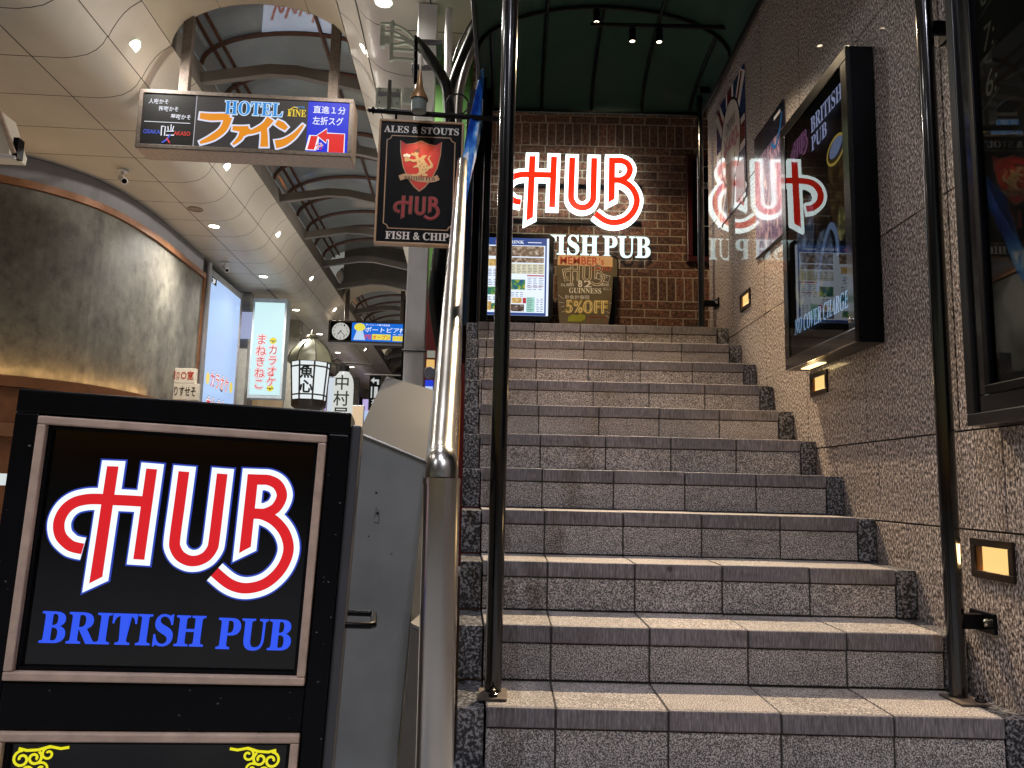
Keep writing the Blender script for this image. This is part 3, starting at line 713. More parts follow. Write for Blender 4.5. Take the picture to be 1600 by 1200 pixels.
mb = MB(); text(mb, pb, '梅田', .98, h * .17, 1.15, h * .40, .007, .03); text(mb, pb, 'オープン', 1.2, h * .19, 1.66, h * .38, .007, .02); text(mb, pb, 'ナイター発売', 1.77, h * .2, 2.2, h * .3, .007, .01); mb.build('red_lettering', G('d8403c', 1), t)

# ---- karaoke signs -----------------------------------------------------------
def kara(mbs, pb, s, u, v, em, vertical, step=1.0, sx=1.0, w=None):
    for mb, bold, dd in ((mbs[0], .085, .004), (mbs[1], .062, .006), (mbs[2], .012, .008)):
        if vertical: vtext(mb, pb, s, u, v, em, dd, bold, sx, step)
        else: text(mb, pb, s, u, v, u + w, v + em, dd, bold)
t = thing('karaoke_wall_sign', 'tall light blue lit karaoke sign flat on the facade by the concrete wall', 'sign', A(-5.15, 16, 2.0))
pb = PB(A(-5.13, 15.05, 1.6), AV, ZZ); w, h = 1.95, 3.12
MB().pbox(pb, -.12, -.06, w + .05, h + .12, -.12, -.002).build('casing', PT('8a8a8a'), t, bev=.01)
MB().pbox(pb, 0, 0, w, h - .02, -.002, .002).build('lit_face', G('a9c6f2', 1.0), t)
MB().pbox(pb, 0, h - .16, .30, h - .02, .002, .004).build('dark_corner', M['black'], t)
mb = MB(); text(mb, pb, '2F', .05, h - .14, .22, h - .05, .006, .03); mb.build('floor_number', G('ffffff', 1), t)
for a_ in (('カラオケ', .36, .95, .30, False, 1, 1, 1.15), ('まねきねこ', .22, .32, .40, False, 1, 1, 1.5)):
    ms = [MB(), MB(), MB()]; kara(ms, pb, *a_)
    for x, m_, nm in zip(ms, (PT('30364a'), G('f6f8ff', 1), G('d84a50', 1)), ('letter_edge', 'letter_outline', 'lettering')): x.build(nm, m_, t)
mb = MB(); [mb.prism(pb, ell(x, 1.09, .10, .12), 0, .006) for x in (.20, 1.70)]; mb.build('bell', G('e8d060', 1), t)
t = thing('karaoke_blade_sign', 'upright lit karaoke sign with red hiragana jutting out from the facade', 'sign', A(-4.6, 17.2, 2.8))
VK = 17.2
a, b = atv(399, 472, VK), atv(440, 618, VK)
u0, u1, z0, z1 = a.dot(AU), b.dot(AU) - .05, b.z, a.z
pb = PB(A(u0, VK, z0), AU, ZZ); w, h = u1 - u0, z1 - z0
MB().pbox(pb, -.05, -.08, w + .05, h + .1, -.35, -.003).build('casing', PT('a9b2b6'), t, bev=.012)
MB().pbox(pb, 0, 0, w, h, -.003, .002).build('lit_face', G('c9ecf0', 1.05), t)
MB().pbox(pb, -.62, h * .62, -.05, h * .9, -.3, -.1).build('bracket_box', G('a9b2d8', .8), t, bev=.01)
MB().tube([A(-5.15, VK + .2, z1 + .75), A(u0 + w * .7, VK + .1, z1 + .1)], .015, 6).build('stay_cable', M['conduit'], t)
for a_ in (('まねきねこ', w * .30, h * .655, .255, True, .98, .9), ('カラオケ', w * .70, h * .545, .24, True, 1.0, .9)):
    ms = [MB(), MB(), MB()]; kara(ms, pb, *a_)
    for x, m_, nm in zip(ms, (PT('c04048'), G('f6fbff', 1), G('d8483c', 1)), ('letter_edge', 'letter_outline', 'lettering')): x.build(nm, m_, t)
mb = MB(); [mb.prism(pb, ell(w * q, h * y, .075, .075), 0, .006) for q, y in ((.68, .585), (.68, .075))]; mb.build('bell', G('e8d838', 1), t)
mb = MB()
for q, y in ((.68, .585), (.68, .075)): mb.pbox(pb, w * q - .075, h * y - .012, w * q + .075, h * y + .004, .006, .008); mb.prism(pb, ell(w * q, h * y - .03, .016, .016, 10), .006, .0085)
mb.build('bell_detail', M['black_sat'], t)

# two small letter boards above the ledge
for nm, s, x0, y0, x1, y1, lab, cols in (('letter_board', 'さりすせそ', 258, 598, 310, 624, 'cream lower board of hiragana letters at the end of the concrete wall', '3a332c'), ('letter_board', '個○室', 268, 574, 306, 598, 'cream upper board with red letters stacked over the hiragana board', 'b03a2c')):
    v = 13.7; a, b = atv(x0, y1, v), atv(x1, y0, v); t = thing(nm, lab, 'sign', a, 'cream letter boards')
    pb = PB(a, AU, ZZ); w, h = (b - a).dot(AU), b.z - a.z - .02
    MB().pbox(pb, 0, 0, w, h, -.12, 0).build('board', M['cream'], t, bev=.005)
    mb = MB(); text(mb, pb, s, w * .07, h * .25, w * .93, h * .80, .003, .02); mb.build('lettering', PT(cols), t)

# ---- big paper-white lanterns ------------------------------------------------
VL = 19.0
t = thing('street_lantern', 'domed octagonal white glass lantern with black brush characters', 'lantern', atv(485, 600, VL))
cu = atv(484, 600, VL).dot(AU); z = lambda y: atv(484, y, VL).z
oc = lambda r, zz, n=8: [A(cu + r * math.cos(R(22.5 + 45 * i)), VL + r * math.sin(R(22.5 + 45 * i)), zz) for i in range(n)]
def oct_loft(mb, prof):
    rings = [oc(r, zz) for r, zz in prof]; b = len(mb.v); mb.v += [p for r_ in rings for p in r_]
    for i in range(len(prof) - 1):
        for k in range(8): mb.f.append((b + i * 8 + k, b + i * 8 + (k + 1) % 8, b + (i + 1) * 8 + (k + 1) % 8, b + (i + 1) * 8 + k))
    return mb
zt, zb_ = z(566), z(627)
oct_loft(MB(), [(.58, zt - .03), (.56, zt + .08), (.49, zt + .24), (.36, zt + .40), (.2, zt + .54), (.12, zt + .57), (.12, zt + .60), (.15, zt + .63), (.12, zt + .68), (.05, zt + .70), (.03, zt + .78), (.005, zt + .82)]).build('dome', M['dome'], t, smooth=True)
oct_loft(MB(), [(.40, zb_), (.47, zt)]).build('glass_panel', glow('lantern_glass', 'e6eef0', 1.0), t)
fr = MB()
for i in range(8):
    p, q = oc(.405, zb_)[i], oc(.475, zt)[i]; fr.tube([p, q], .022, 6)
for rr, zz in ((.40, zb_ + .01), (.415, zb_ + .14), (.468, zt - .14), (.478, zt - .01)):
    ring = oc(rr, zz); fr.tube(ring + [ring[0], ring[1]], .02, 6)
oct_loft(fr, [(.43, zb_ - .01), (.42, zb_ - .14), (.3, zb_ - .22), (.1, zb_ - .27), (.07, zb_ - .36), (.005, zb_ - .42)])
fr.tube([A(cu + .45, VL, zt + .02), A(cu + .62, VL, zt + .12), A(cu + .75, VL, zt + .02), A(cu + 1.5, VL, zt - .02)], .025, 8)
fr.build('iron_frame', plain('dark_iron', '2a211c', .5), t)
rbm = MB()
for i in range(8):
    rbm.tube([oc(r_, z_)[i] for r_, z_ in ((.585, zt - .03), (.565, zt + .08), (.495, zt + .24), (.365, zt + .40), (.205, zt + .54))], .012, 6)
rbm.build('dome_rib', plain('dark_rib', '3a362a', .5), t)
face = PB(A(cu, VL - .425, (zt + zb_) / 2), AU, (ZZ - AV * .09))
mb = MB(); vtext(mb, face, '魚心', 0, .36, .33, .02, .035, 1.0, 1.08); mb.build('lettering', M['black_sat'], t)
t = thing('paper_lantern', 'long white paper lantern with three black kanji hanging past the domed lantern', 'lantern', A(-3.5, 21.5, 2.4))
LV = 21.5; lu = atv(537, 600, LV).dot(AU); lz = lambda y: atv(537, y, LV).z
z0, z1 = lz(668), lz(583); prof = [(.12, z1 + .08)]
n = 26
for i in range(n + 1):
    f = i / n; r = .275 * (1 - .45 * abs(2 * f - 1) ** 6); prof.append((r + (.006 if i % 2 else 0), z1 - (z1 - z0) * f))
MB().lathe(A(lu, LV, 0), ZZ, prof, 24).build('paper_body', glow('lantern_paper', 'd9ddd6', .9), t, smooth=True)
MB().lathe(A(lu, LV, 0), ZZ, [(.0, z1 + .2), (.14, z1 + .2), (.14, z1 + .02), (0, z1 + .02)], 16).build('cap', M['black_sat'], t)
mb = MB(); vtext(mb, PB(A(lu, LV - .285, z1), AU, ZZ), '中村屋', 0, -.08, .44, .0, .012); mb.build('lettering', M['black_sat'], t)
# black arrow sign
AVV = 24.0; a, b = atv(575, 641, AVV), atv(590, 587, AVV)
t = thing('direction_sign', 'hanging black sign with white arrow and kanji for turn left', 'sign', a)
pb = PB(a, AU, ZZ); w, h = .34, b.z - a.z
MB().pbox(pb, 0, 0, w, h, -.08, 0).build('board', M['black'], t); MB().tube([A(-3.3, AVV, b.z + .03), A(-1.4, AVV, b.z + .03)], .02, 6).build('hanging_rail', M['conduit'], t)
mb = MB(); mb.prism(pb, [(.04, h * .86), (.15, h * .95), (.15, h * .89), (.30, h * .89), (.30, h * .74), (.24, h * .74), (.24, h * .83), (.15, h * .83), (.15, h * .77)], 0, .004)
vtext(mb, pb, '左折', w / 2, h * .32, .16, .004, .03); mb.pbox(pb, .06, h * .36, .10, h * .68, 0, .004); mb.pbox(pb, .16, h * .36, .27, h * .68, 0, .003); mb.build('lettering', G('dfe2e2', .7), t)
a, b = atv(568, 668, 24.6), atv(612, 643, 24.6)
t = thing('round_logo_board', 'pale blue lit board with a coloured ring below the turn left sign', 'sign', a); pb = PB(a, AU, ZZ)
MB().pbox(pb, 0, -.4, .9, b.z - a.z, -.08, 0).build('lit_panel', G('b9cdf2', .9), t)
mb = MB(); mb.ribbon(pb, ell(.45, .02, .3, .3, 30, 0, 350), .05, .004); mb.build('ring', G('d85a9a', .9), t)
mb = MB(); mb.prism(pb, ell(.45, .02, .16, .16), 0, .004); mb.build('disc', G('e8d040', .9), t)
# tall screen half hidden by the column
a, b = atv(632, 585, 11), atv(644, 480, 11)
t = thing('screen_sign', 'narrow lit white screen with black casing just left of the steel column', 'sign', a); pb = PB(a, AU, ZZ)
MB().pbox(pb, -.05, -.5, .34, b.z - a.z + .12, -.1, -.002).build('casing', M['black'], t); MB().pbox(pb, .0, .3, .3, b.z - a.z + .05, -.002, .002).build('lit_face', G('dce8f4', 1), t)

# ---- column, conduits, antennas ----------------------------------------------
CVV = 6.4; cu = atv(657, 300, CVV).dot(AU)
cl = thing('steel_column', 'square pale grey steel column rising to the arcade ceiling by the pub sign', 'column', A(cu, CVV, 0))
MB().pbox(PB(A(cu, CVV, 0), AU, ZZ), -.085, 0, .085, 5.0, -.2, 0).build('shaft', M['white_post'], cl, bev=.008)
cr = MB()
for zz in (4.62, 4.38, 3.45): cr.pbox(PB(A(cu, CVV, zz), AU, ZZ), -.12, -.02, .14, .02, -.24, .03)
cr.build('clamp', plain('grey_clamp', '3c3a40', .5), cl, bev=.003)
cr = MB(); cr.tube([A(cu - .1, CVV - .01, 1.85), A(cu + .1, CVV - .01, 1.85)], .012, 6); cr.build('strap', M['cable'], cl)
MB().pbox(PB(A(cu, CVV, 2.82), AU, ZZ), -.03, 0, .05, .08, .0, .06).build('junction_box', PT('5d594f'), cl, bev=.004)
def conduit(pts, r, mat, label, nm='conduit', cat='pipe', k=5, group=None):
    return tag(MB().tube(spline([at(*p) for p in pts], k), r, 10).build(nm, mat, smooth=True), label, cat, group)
conduit([(702, 14, 6.3), (700, 90, 6.3), (698, 400, 6.3), (694, 640, 6.3)], .033, M['white_post'], 'thick white painted vertical pipe beside the steel column', 'drain_pipe')
conduit([(748, 12, 6.2), (735, 60, 6.15), (714, 130, 6.1), (710, 200, 6.1), (690, 420, 6.0), (697, 560, 6.0)], .035, M['conduit'], 'upper grey conduit slanting down from the ceiling edge')
conduit([(754, 22, 6.1), (742, 66, 6.05), (722, 130, 6.0), (716, 200, 6.0), (706, 420, 5.9), (704, 520, 5.9)], .03, M['conduit'], 'lower grey conduit slanting beside its twin')
conduit([(646, 62, 5.9), (664, 80, 5.9), (690, 118, 5.9), (700, 150, 5.9), (702, 240, 5.9), (684, 400, 5.9), (678, 470, 5.9), (690, 545, 5.9)], .045, M['cable'], 'thick bundle of black cables arching over the pub sign', 'cable_bundle', 'cable')
conduit([(742, 45, 5.95), (722, 90, 5.95), (705, 140, 5.95), (698, 220, 5.95), (690, 420, 5.95), (700, 560, 5.95)], .035, M['cable'], 'black cable bundle running up to the right beside the conduits', 'cable_bundle', 'cable')
conduit([(745, 20, 6.0), (720, 62, 6.0), (708, 95, 6.0)], .008, M['cable'], 'thin black cable hanging from the ceiling edge', 'thin_cable', 'cable')
c0 = at(715, 163, 5.7); r_ = .085
tag(MB().tube([c0 + AU * (r_ * math.cos(R(i * 15))) + ZZ * (r_ * math.sin(R(i * 15))) for i in range(25)], .008, 8).build('cable_loop', M['cable'], smooth=True), 'black coiled cable loop above the right end of the sign arm', 'cable')
t = thing('ladder_antenna', 'pale comb shaped antenna with curved arms bracketed to the column', 'antenna', at(640, 90, 5.8))
mb = MB(); g_ = lambda x, y, d=0: at(x, y, 5.8 + d)
mb.tube([g_(613, 33), g_(611, 95)], .019, 8)
for y in (77, 91): mb.tube([g_(611, y), g_(650, y + 3)], .015, 8)
for p in (((595, 37), (614, 38), (634, 48), (648, 62)), ((597, 50), (614, 50), (634, 60), (648, 70)), ((602, 68), (618, 70), (636, 68), (648, 76)), ((612, 58), (630, 62), (648, 72))): mb.tube(spline([g_(*q) for q in p], 4), .013, 8)
mb.build('arms', M['grey_plastic'], t, smooth=True)
MB().pbox(PB(g_(597, 66), AU, ZZ), -.02, -.03, .02, .16, -.05, 0).build('end_plate', M['grey_plastic'], t, bev=.004); MB().pbox(PB(g_(602, 64), AU, ZZ), -.01, -.02, .06, .05, -.04, 0).build('tuner_box', M['grey_plastic'], t, bev=.004)
MB().tube([g_(650, 60), g_(649, 130)], .016, 8).build('mast', M['black'], t)
t = thing('panel_antenna', 'pale flat box antenna on a short mast above the finial of the sign arm', 'antenna', at(608, 160, 5.8))
pb = PB(g_(586, 166), AU, ZZ)
MB().pbox(pb, 0, 0, .20, .165, -.07, 0).build('box', M['grey_plastic'], t, bev=.008); MB().pbox(pb, .215, .05, .29, .18, -.06, -.01).build('side_box', M['grey_plastic'], t, bev=.006)
MB().pbox(pb, .02, .09, .20, .12, 0, .02).build('clamp_bar', PT('8b8c92'), t, bev=.003); MB().tube([g_(609, 126, -.05), g_(607, 178, -.05)], .016, 8).build('mast', PT('77776f'), t)
mb = MB()
for x in (.03, .17):
    for y in (.025, .135): mb.pbox(pb, x, y, x + .006, y + .02, 0, .003)
mb.build('marking', M['black_sat'], t)

# ---- bracket sign of the pub --------------------------------------------------
VP = 4.95
a, b, c_ = atv(589, 187, VP), atv(721, 189, VP), atv(584, 381, VP)
PW = (b - a).dot(AU); PH = a.z - c_.z; pb = PB(A((a.dot(AU) + c_.dot(AU)) / 2 + PW / 2 + .01, VP, (a.z + c_.z) / 2), AU, ZZ)
t = thing('pub_hanging_sign', 'black pub sign with red dragon shield hanging from a bracket arm', 'sign', pb.o)
hw, hh = PW / 2, PH / 2
MB().pbox(pb, -hw + .006, -hh + .006, hw - .006, hh - .006, -.03, .012).build('board', M['black'], t)
MB().frame(pb, -hw, -hh, hw, hh, .014, -.04, .022).build('frame', M['letter_gold'], t, bev=.003)
mb = MB(); iw, ih, nn = hw * .80, hh * .745, .03
oy = -hh * .005
line = [(-iw + nn, ih), (iw - nn, ih)] + ell(iw, ih, nn, nn, 6, 180, 270) + [(iw, -ih + nn)] + ell(iw, -ih, nn, nn, 6, 90, 180) + [(-iw + nn, -ih)] + ell(-iw, -ih, nn, nn, 6, 0, 90) + [(-iw, ih - nn)] + ell(-iw, ih, nn, nn, 6, 270, 360)
mb.ribbon(pb, [(x, y + oy) for x, y in line], .007, .014); mb.build('inner_border', M['letter_gold'], t)
mb = MB(); text(mb, pb, serif('ALES') + ' & ' + serif('STOUTS'), -hw * .88, hh * .79, hw * .88, hh * .90, .0145, .01); text(mb, pb, serif('FISH') + ' & ' + serif('CHIPS'), -hw * .74, -hh * .92, hw * .86, -hh * .80, .0145, .01)
mb.build('lettering', plain('sign_white', 'd8d4d0', .4, var=.04), t)
sh = lambda s, dx=0: [(x * s * hw, (y - .42) * s * hh + .42 * hh) for x, y in ((-.47, .66), (-.33, .60), (-.16, .62), (0, .665), (.16, .62), (.33, .60), (.47, .66), (.455, .46), (.39, .25), (.26, .06), (.12, -.06), (0, -.125), (-.12, -.06), (-.26, .06), (-.39, .25), (-.455, .46))]
MB().prism(pb, sh(1.05), .012, .0145).build('shield_edge', M['letter_gold'], t); MB().prism(pb, sh(1.0), .012, .0165).build('shield', plain('shield_red', 'b8281c', .35, var=.06), t)
dr = MB(); D = lambda x, y: (x * hw, y * hh)
drag = [(-.10, .50), (-.16, .455), (-.20, .47), (-.24, .43), (-.17, .42), (-.12, .41), (-.10, .37), (-.17, .355), (-.27, .375), (-.28, .34), (-.16, .315), (-.08, .33), (-.07, .28), (-.15, .25), (-.17, .22), (-.07, .24), (-.03, .22), (-.02, .16), (-.08, .125), (-.19, .12), (-.19, .095), (.0, .10), (.06, .145), (.04, .10), (.17, .10), (.19, .125), (.11, .15), (.19, .19), (.21, .22), (.29, .235), (.30, .29), (.24, .35), (.20, .39), (.24, .43), (.22, .44), (.165, .385), (.21, .33), (.25, .275), (.20, .265), (.13, .32), (.08, .37), (.15, .44), (.05, .43), (-.02, .38), (-.06, .42), (-.05, .47)]
dr.prism(pb, [D(x, y) for x, y in drag], .0165, .019); dr.pbox(pb, -.37 * hw, .32 * hh, -.27 * hw, .40 * hh, .0165, .019)
dr.build('dragon', plain('dragon_cream', 'c9a878', .4, var=.1, nscale=80), t)
mb = MB(); [mb.prism(pb, ell(x * hw, y * hh, .035 * hw, .025 * hh, 10), .0165, .0205) for x, y in ((-.37, .415), (-.32, .425), (-.27, .415))]; mb.build('foam', PT('e8e4de'), t)
mb = MB()
for x, y in ((-.02, .33), (.04, .29), (.0, .26), (.09, .25), (.13, .21), (.06, .20), (.16, .26)): mb.prism(pb, ell(x * hw, y * hh, .014 * hw, .010 * hh, 8), .019, .0197)
mb.ribbon(pb, [D(-.15, .485), D(-.10, .53), D(-.09, .47)], .006, .0195); mb.ribbon(pb, [D(-.09, .47), D(-.04, .56), D(-.03, .47)], .006, .0196)
mb.build('dragon_marking', M['black_sat'], t)
rb_ = MB(); rb_.ribbon(pb, [(p.x, p.y) for p in spline([D(-.47, .05), D(-.3, .085), D(0, .045), D(.3, .05), D(.44, .09)])], .085 * hh, .018); rb_.build('scroll', M['letter_gold'], t)
mb = MB(); text(mb, pb, serif('BRITISH PUB'), -.36 * hw, .025 * hh, .36 * hw, .085 * hh, .0186, .0); mb.build('scroll_lettering', M['black_sat'], t)
logo(pb, -.02 * hw, -.415 * hh, .00021 * PW / .56, [(24, M['letter_gold'], 'logo_edge'), (16, M['black'], 'logo_gap'), (4, plain('logo_red', '9c2a34', .35, var=.15, nscale=14), 'logo')], t, .0145)
z1 = pb.o.z + hh
t = thing('sign_bracket', 'black iron arm with finial carrying the hanging pub sign', 'bracket', A(pb.o.dot(AU), VP, z1 + .06))
mb = MB(); mb.tube([A(pb.o.dot(AU) - hw - .04, VP, z1 + .065), A(pb.o.dot(AU) + hw + .30, VP, z1 + .045)], .018, 10)
MB().lathe(A(pb.o.dot(AU) - hw - .04, VP, z1 + .065), -AU, [(.018, 0), (.026, .01), (.012, .02), (.016, .035), (0, .05)], 12).build('finial', M['black'], t, smooth=True)
for s_ in (-.62, .75): mb.tube([A(pb.o.dot(AU) + hw * s_, VP, z1 - .004), A(pb.o.dot(AU) + hw * s_, VP, z1 + .05)], .009, 6)
mb.build('arm', M['black'], t, smooth=True)
p = at(655, 152, 4.75)
t = thing('bell_lamp', 'brown bell shaped lamp over the pub sign', 'lamp', p)
MB().lathe(p, ZZ, [(.058, -.02), (.056, .0), (.04, .03), (.024, .065), (.018, .11), (.012, .15), (.008, .19)], 24).build('shade', plain('bronze_shade', '8a6a44', .35, .3, var=.1), t, smooth=True)
MB().lathe(p, ZZ, [(0, -.10), (.05, -.10), (.05, -.018), (0, -.018)], 20).build('glass_sleeve', plain('sleeve', '6f7a78', .2), t, smooth=True)
MB().tube([p + ZZ * .18, p + ZZ * .3, p + ZZ * .34 + AV * .2], .007, 8).build('stem', PT('c8c4b8'), t)
l = bpy.data.lights.new('lamp', 'SPOT'); l.energy = 7; l.color = (1, .72, .4); l.spot_size = R(100); l.spot_blend = .8; l.shadow_soft_size = .03
lo = bpy.data.objects.new('lamp', l); COL.objects.link(lo); lo.parent = t; lo.location = V((0, 0, -.11)); lo.rotation_euler = (R(8), 0, 0)
# white upright behind the banner
a = atv(749, 150, 6.0)
tag(MB().pbox(PB(A(a.dot(AU), 6.0, 3.2), AU, ZZ), -.035, 0, .035, 1.8, -.08, 0).build('white_upright', M['white_post'], bev=.004), 'narrow white upright between the cable bundle and the green canopy', 'post')

# ================================================================== PUB ENTRANCE
# canopy
cn = thing('canopy', 'dark green barrel canopy on black ribs over the stairs', 'canopy', (.55, 3.5, 3.35))
CX0, CX1, CZ = -.28, 1.38, 3.57; cm_, ch_ = (CX0 + CX1) / 2, (CX1 - CX0) / 2
def crow(Y, f=1.0):
    return [V((cm_ - ch_ * math.cos(math.pi * i / 20), Y, CZ + .34 * f * math.sin(math.pi * i / 20))) for i in range(21)]
rows = [crow(y) for y in (1.5, 2.3, 3.1, 3.9, 4.7)] + [crow(4.7 + .78 * math.sin(R(a)), math.cos(R(a))) for a in (15, 30, 45, 60, 75, 90)]
mb = MB(); n = 21; mb.v = [p for r_ in rows for p in r_]
mb.f = [(i * n + j, i * n + j + 1, (i + 1) * n + j + 1, (i + 1) * n + j) for i in range(len(rows) - 1) for j in range(n - 1)]
mb.build('canvas', M['canvas'], cn, smooth=True)
vl = MB(); vl.box(CX0 - .012, 1.5, CZ - .02, CX0, 5.48, CZ + .02); vl.box(CX1, 1.5, CZ - .02, CX1 + .012, 5.48, CZ + .02); vl.box(CX0, 5.48, CZ - .02, CX1, 5.50, CZ + .02); vl.build('valance', M['canvas'], cn)
for y in (2.3, 3.1, 3.9, 4.7): MB().tube([p - ZZ * .02 for p in crow(y)], .013, 8).build('rib', M['black'], cn)
for j in (3, 7, 10, 13, 17): MB().tube([rows[i][j] - ZZ * .02 for i in range(4, 11)], .012, 8).build('rib', M['black'], cn)
for j in (7, 13): MB().tube([rows[i][j] - ZZ * .02 for i in range(0, 5)], .012, 8).build('rib', M['black'], cn)
hm = MB(); hm.tube([(CX0, 1.5, CZ - .02), (CX0, 5.46, CZ - .02), (CX1, 5.46, CZ - .02), (CX1, 1.5, CZ - .02)], .015, 8); hm.build('hem_rail', M['black'], cn)
sr = at(1010, 40, 4.6).z
MB().tube([(.45, 4.6, sr), (1.36, 4.6, sr)], .014, 8).build('spot_rail', M['black'], cn)
spot_lens = glow('spot_lens', (1, .82, .55), 7)
for i, (x, y) in enumerate(((932, 35), (988, 65), (1030, 66))):
    p = at(x, y, 4.6); t = thing('canopy_spot', ['small spotlight hanging highest near the middle of the canopy', 'small black cylinder spotlight, left of the pair under the canopy rail', 'small black cylinder spotlight, right of the pair under the canopy rail'][i], 'spotlight', p, 'spotlights in the canopy')
    MB().lathe(p, ZZ, [(.018, 0), (.022, .0), (.022, .085), (.006, .09), (.006, sr - p.z)], 14).build('housing', M['black'], t, smooth=True)
    MB().lathe(p, ZZ, [(0, .003), (.017, .003)], 14).build('lens', spot_lens, t)
    l = bpy.data.lights.new('lamp', 'SPOT'); l.energy = CANOPY_W; l.color = (1, .77, .50); l.spot_size = R((84, 76, 82)[i]); l.spot_blend = .6; l.shadow_soft_size = .025; l.energy *= (.5, 1, 1)[i]
    lo = bpy.data.objects.new('lamp', l); COL.objects.link(lo); lo.parent = t; lo.location = (0, 0, -.02); lo.rotation_euler = (R((42, -27, -25)[i]), R((-16, 14, 11)[i]), 0)
# canopy poles
def pole(label, X, Y, z0, z1, r, brackets, foot, wall=None):
    t = thing('canopy_pole', label, 'pole', (X, Y, z0), 'black canopy poles')
    MB().tube([(X, Y, z0), (X, Y, z1)], r, 20).build('shaft', M['black_gloss'], t, smooth=True)
    if foot:
        MB().box(X - .04, Y - .085, z0, X + .04, Y + .03, z0 + .005).build('foot_plate', M['rust'], t)
        MB().lathe((X + foot, Y - .058, z0 + .005), ZZ, [(.014, 0), (.014, .008), (.009, .010), (.009, .018), (0, .022)], 6).build('bolt', M['black_gloss'], t)
    for zz in brackets:
        m_ = MB(); m_.box(X, Y - .01, zz - .022, XW - .01, Y + .012, zz + .022); m_.box(XW - .012, Y - .06, zz - .03, XW - .001, Y + .06, zz + .03); m_.build('wall_bracket', M['black'], t, bev=.003)
        MB().lathe((XW - .012, Y - .03, zz), (-1, 0, 0), [(.012, 0), (.012, .008), (.006, .012), (0, .013)], 8).build('bolt', M['steel'], t)
    return t
pole('black glossy pole on the lowest step beside the steel handrail, without wall brackets', -.034, 2.27, Z1 + .002, 3.74, .0245, (), .002)
pole('black pole on the lowest step, bracketed to the granite wall by the menu window', 1.318, 2.327, Z1 + .002, 3.55, .0255, (.385, 2.26), .03)
pole('thin black pole on the landing beside the black partition', -.255, 5.2, 1.80, 4.08, .022, (), 0)
pole('thin black pole on the landing in front of the red framed picture', 1.30, 5.2, 1.80, 3.55, .022, (2.03, 3.60), 0)

# handrail
t = thing('handrail', 'stainless steel tube handrail bending up along the stairs', 'handrail', (-.11, 1.3, 0))
dx = -.0695
p0, p1 = V((-.107, 1.3, 0)), V((-.114, 1.3, .755)); p2 = V((-.121, 1.37, .80)); p3 = V((-.318, 4.25, 2.60))
MB().tube([p0, p1], .0305, 32).build('post', M['steel'], t, smooth=True)
MB().tube([p1 - ZZ * .006, p1 + ZZ * .004], .032, 32).build('collar', M['steel'], t, smooth=True)
MB().tube(spline([p1, p1 + V((-.001, .012, .03)), p2, p2 + (p3 - p2) * .05], 6)[:-1] + [p2 + (p3 - p2) * (.05 + .95 * i / 12) for i in range(13)], .0275, 32).build('rail', M['steel'], t, smooth=True)
dd = (p3 - p2).normalized(); MB().tube([p3 - dd * .02, p3 + dd * .004], .0295, 32).build('end_cap', M['steel'], t, smooth=True)
for f in (.45, .8):
    q = p2 + (p3 - p2) * f; MB().tube([q - ZZ * .02 , q - ZZ * .6], .015, 12).build('support', M['black'], t, smooth=True)
p = at(672, 583, 2.6)
t = thing('round_marker', 'round grey disc marker on the outer side of the handrail', 'marker', p)
MB().lathe(p, (0, -1, 0), [(0, .02), (.018, .02), (.021, .012), (.021, 0), (0, 0)], 24).build('disc', PT('55555a'), t, smooth=True); MB().tube([p + V((0, .01, 0)), p + V((.07, .02, -.005))], .008, 8).build('stem', M['black'], t)
# blue banner strip running up behind the rail
outl = [(757, 88, 5.1), (756, 130, 5.05), (752, 173, 5.0), (750, 217, 4.95), (744, 246, 4.9), (734, 285, 4.7), (724, 340, 4.6), (715, 400, 4.5), (708, 440, 4.4), (699, 440, 4.4), (701, 396, 4.4), (706.7, 362, 4.5), (711, 320, 4.55), (714, 285, 4.6), (723, 246, 4.8), (728, 217, 4.85), (732.6, 195, 4.9), (737, 173, 4.95), (746.6, 130, 5.0), (755, 91, 5.05)]
tag(MB().solid([at(*p) for p in outl], (-.004, .012, 0)).build('vinyl_banner', M['banner']), 'twisted strip of blue and white vinyl banner behind the handrail', 'banner')

# grey cabinet
Yc = 2.02
t = thing('metal_cabinet', 'leaning grey steel cabinet with sloping hood between stand sign and handrail', 'cabinet', at(600, 1197, Yc))
F_ = [at(561, 677, Yc), at(495, 1205, Yc), at(619, 1205, Yc), at(641, 976, Yc), at(667, 722, Yc)]
MB().solid(F_, (.02, .30, .02)).build('body', M['cab'], t, bev=.003)
e0, e1 = at(561, 677, Yc - .006), at(668, 722, Yc - .006); h0, h1 = at(604, 588, Yc + .34), at(700, 616, Yc + .34); lo_ = V((0, 0, -.25))
hm_ = MB(); nn_ = 8
for i in range(nn_ + 1):
    for j in range(nn_ + 1):
        a_, b_ = j / nn_, i / nn_; hm_.v.append((e0 * (1 - a_) + e1 * a_) * (1 - b_) + (h0 * (1 - a_) + h1 * a_) * b_ + V((0, -.01, .02)) * (math.sin(math.pi * b_) * .3))
hm_.f = [(i * 9 + j, i * 9 + j + 1, i * 9 + j + 10, i * 9 + j + 9) for i in range(8) for j in range(8)]
hm_.add([h0, h1, h1 + V((0, .10, -.02)), h0 + V((0, .10, -.02)), h1 + V((0, .1, -.35)), h0 + V((0, .1, -.35)), e0, e1], [(0, 1, 2, 3), (3, 2, 4, 5), (6, 0, 3, 5), (1, 7, 4, 2)])
hm_.build('hood', M['hood'], t, smooth=True)
MB().tube([e0 + ZZ * .001, e1 + ZZ * .001], .003, 6).build('hem', M['steel'], t)
mb = MB()
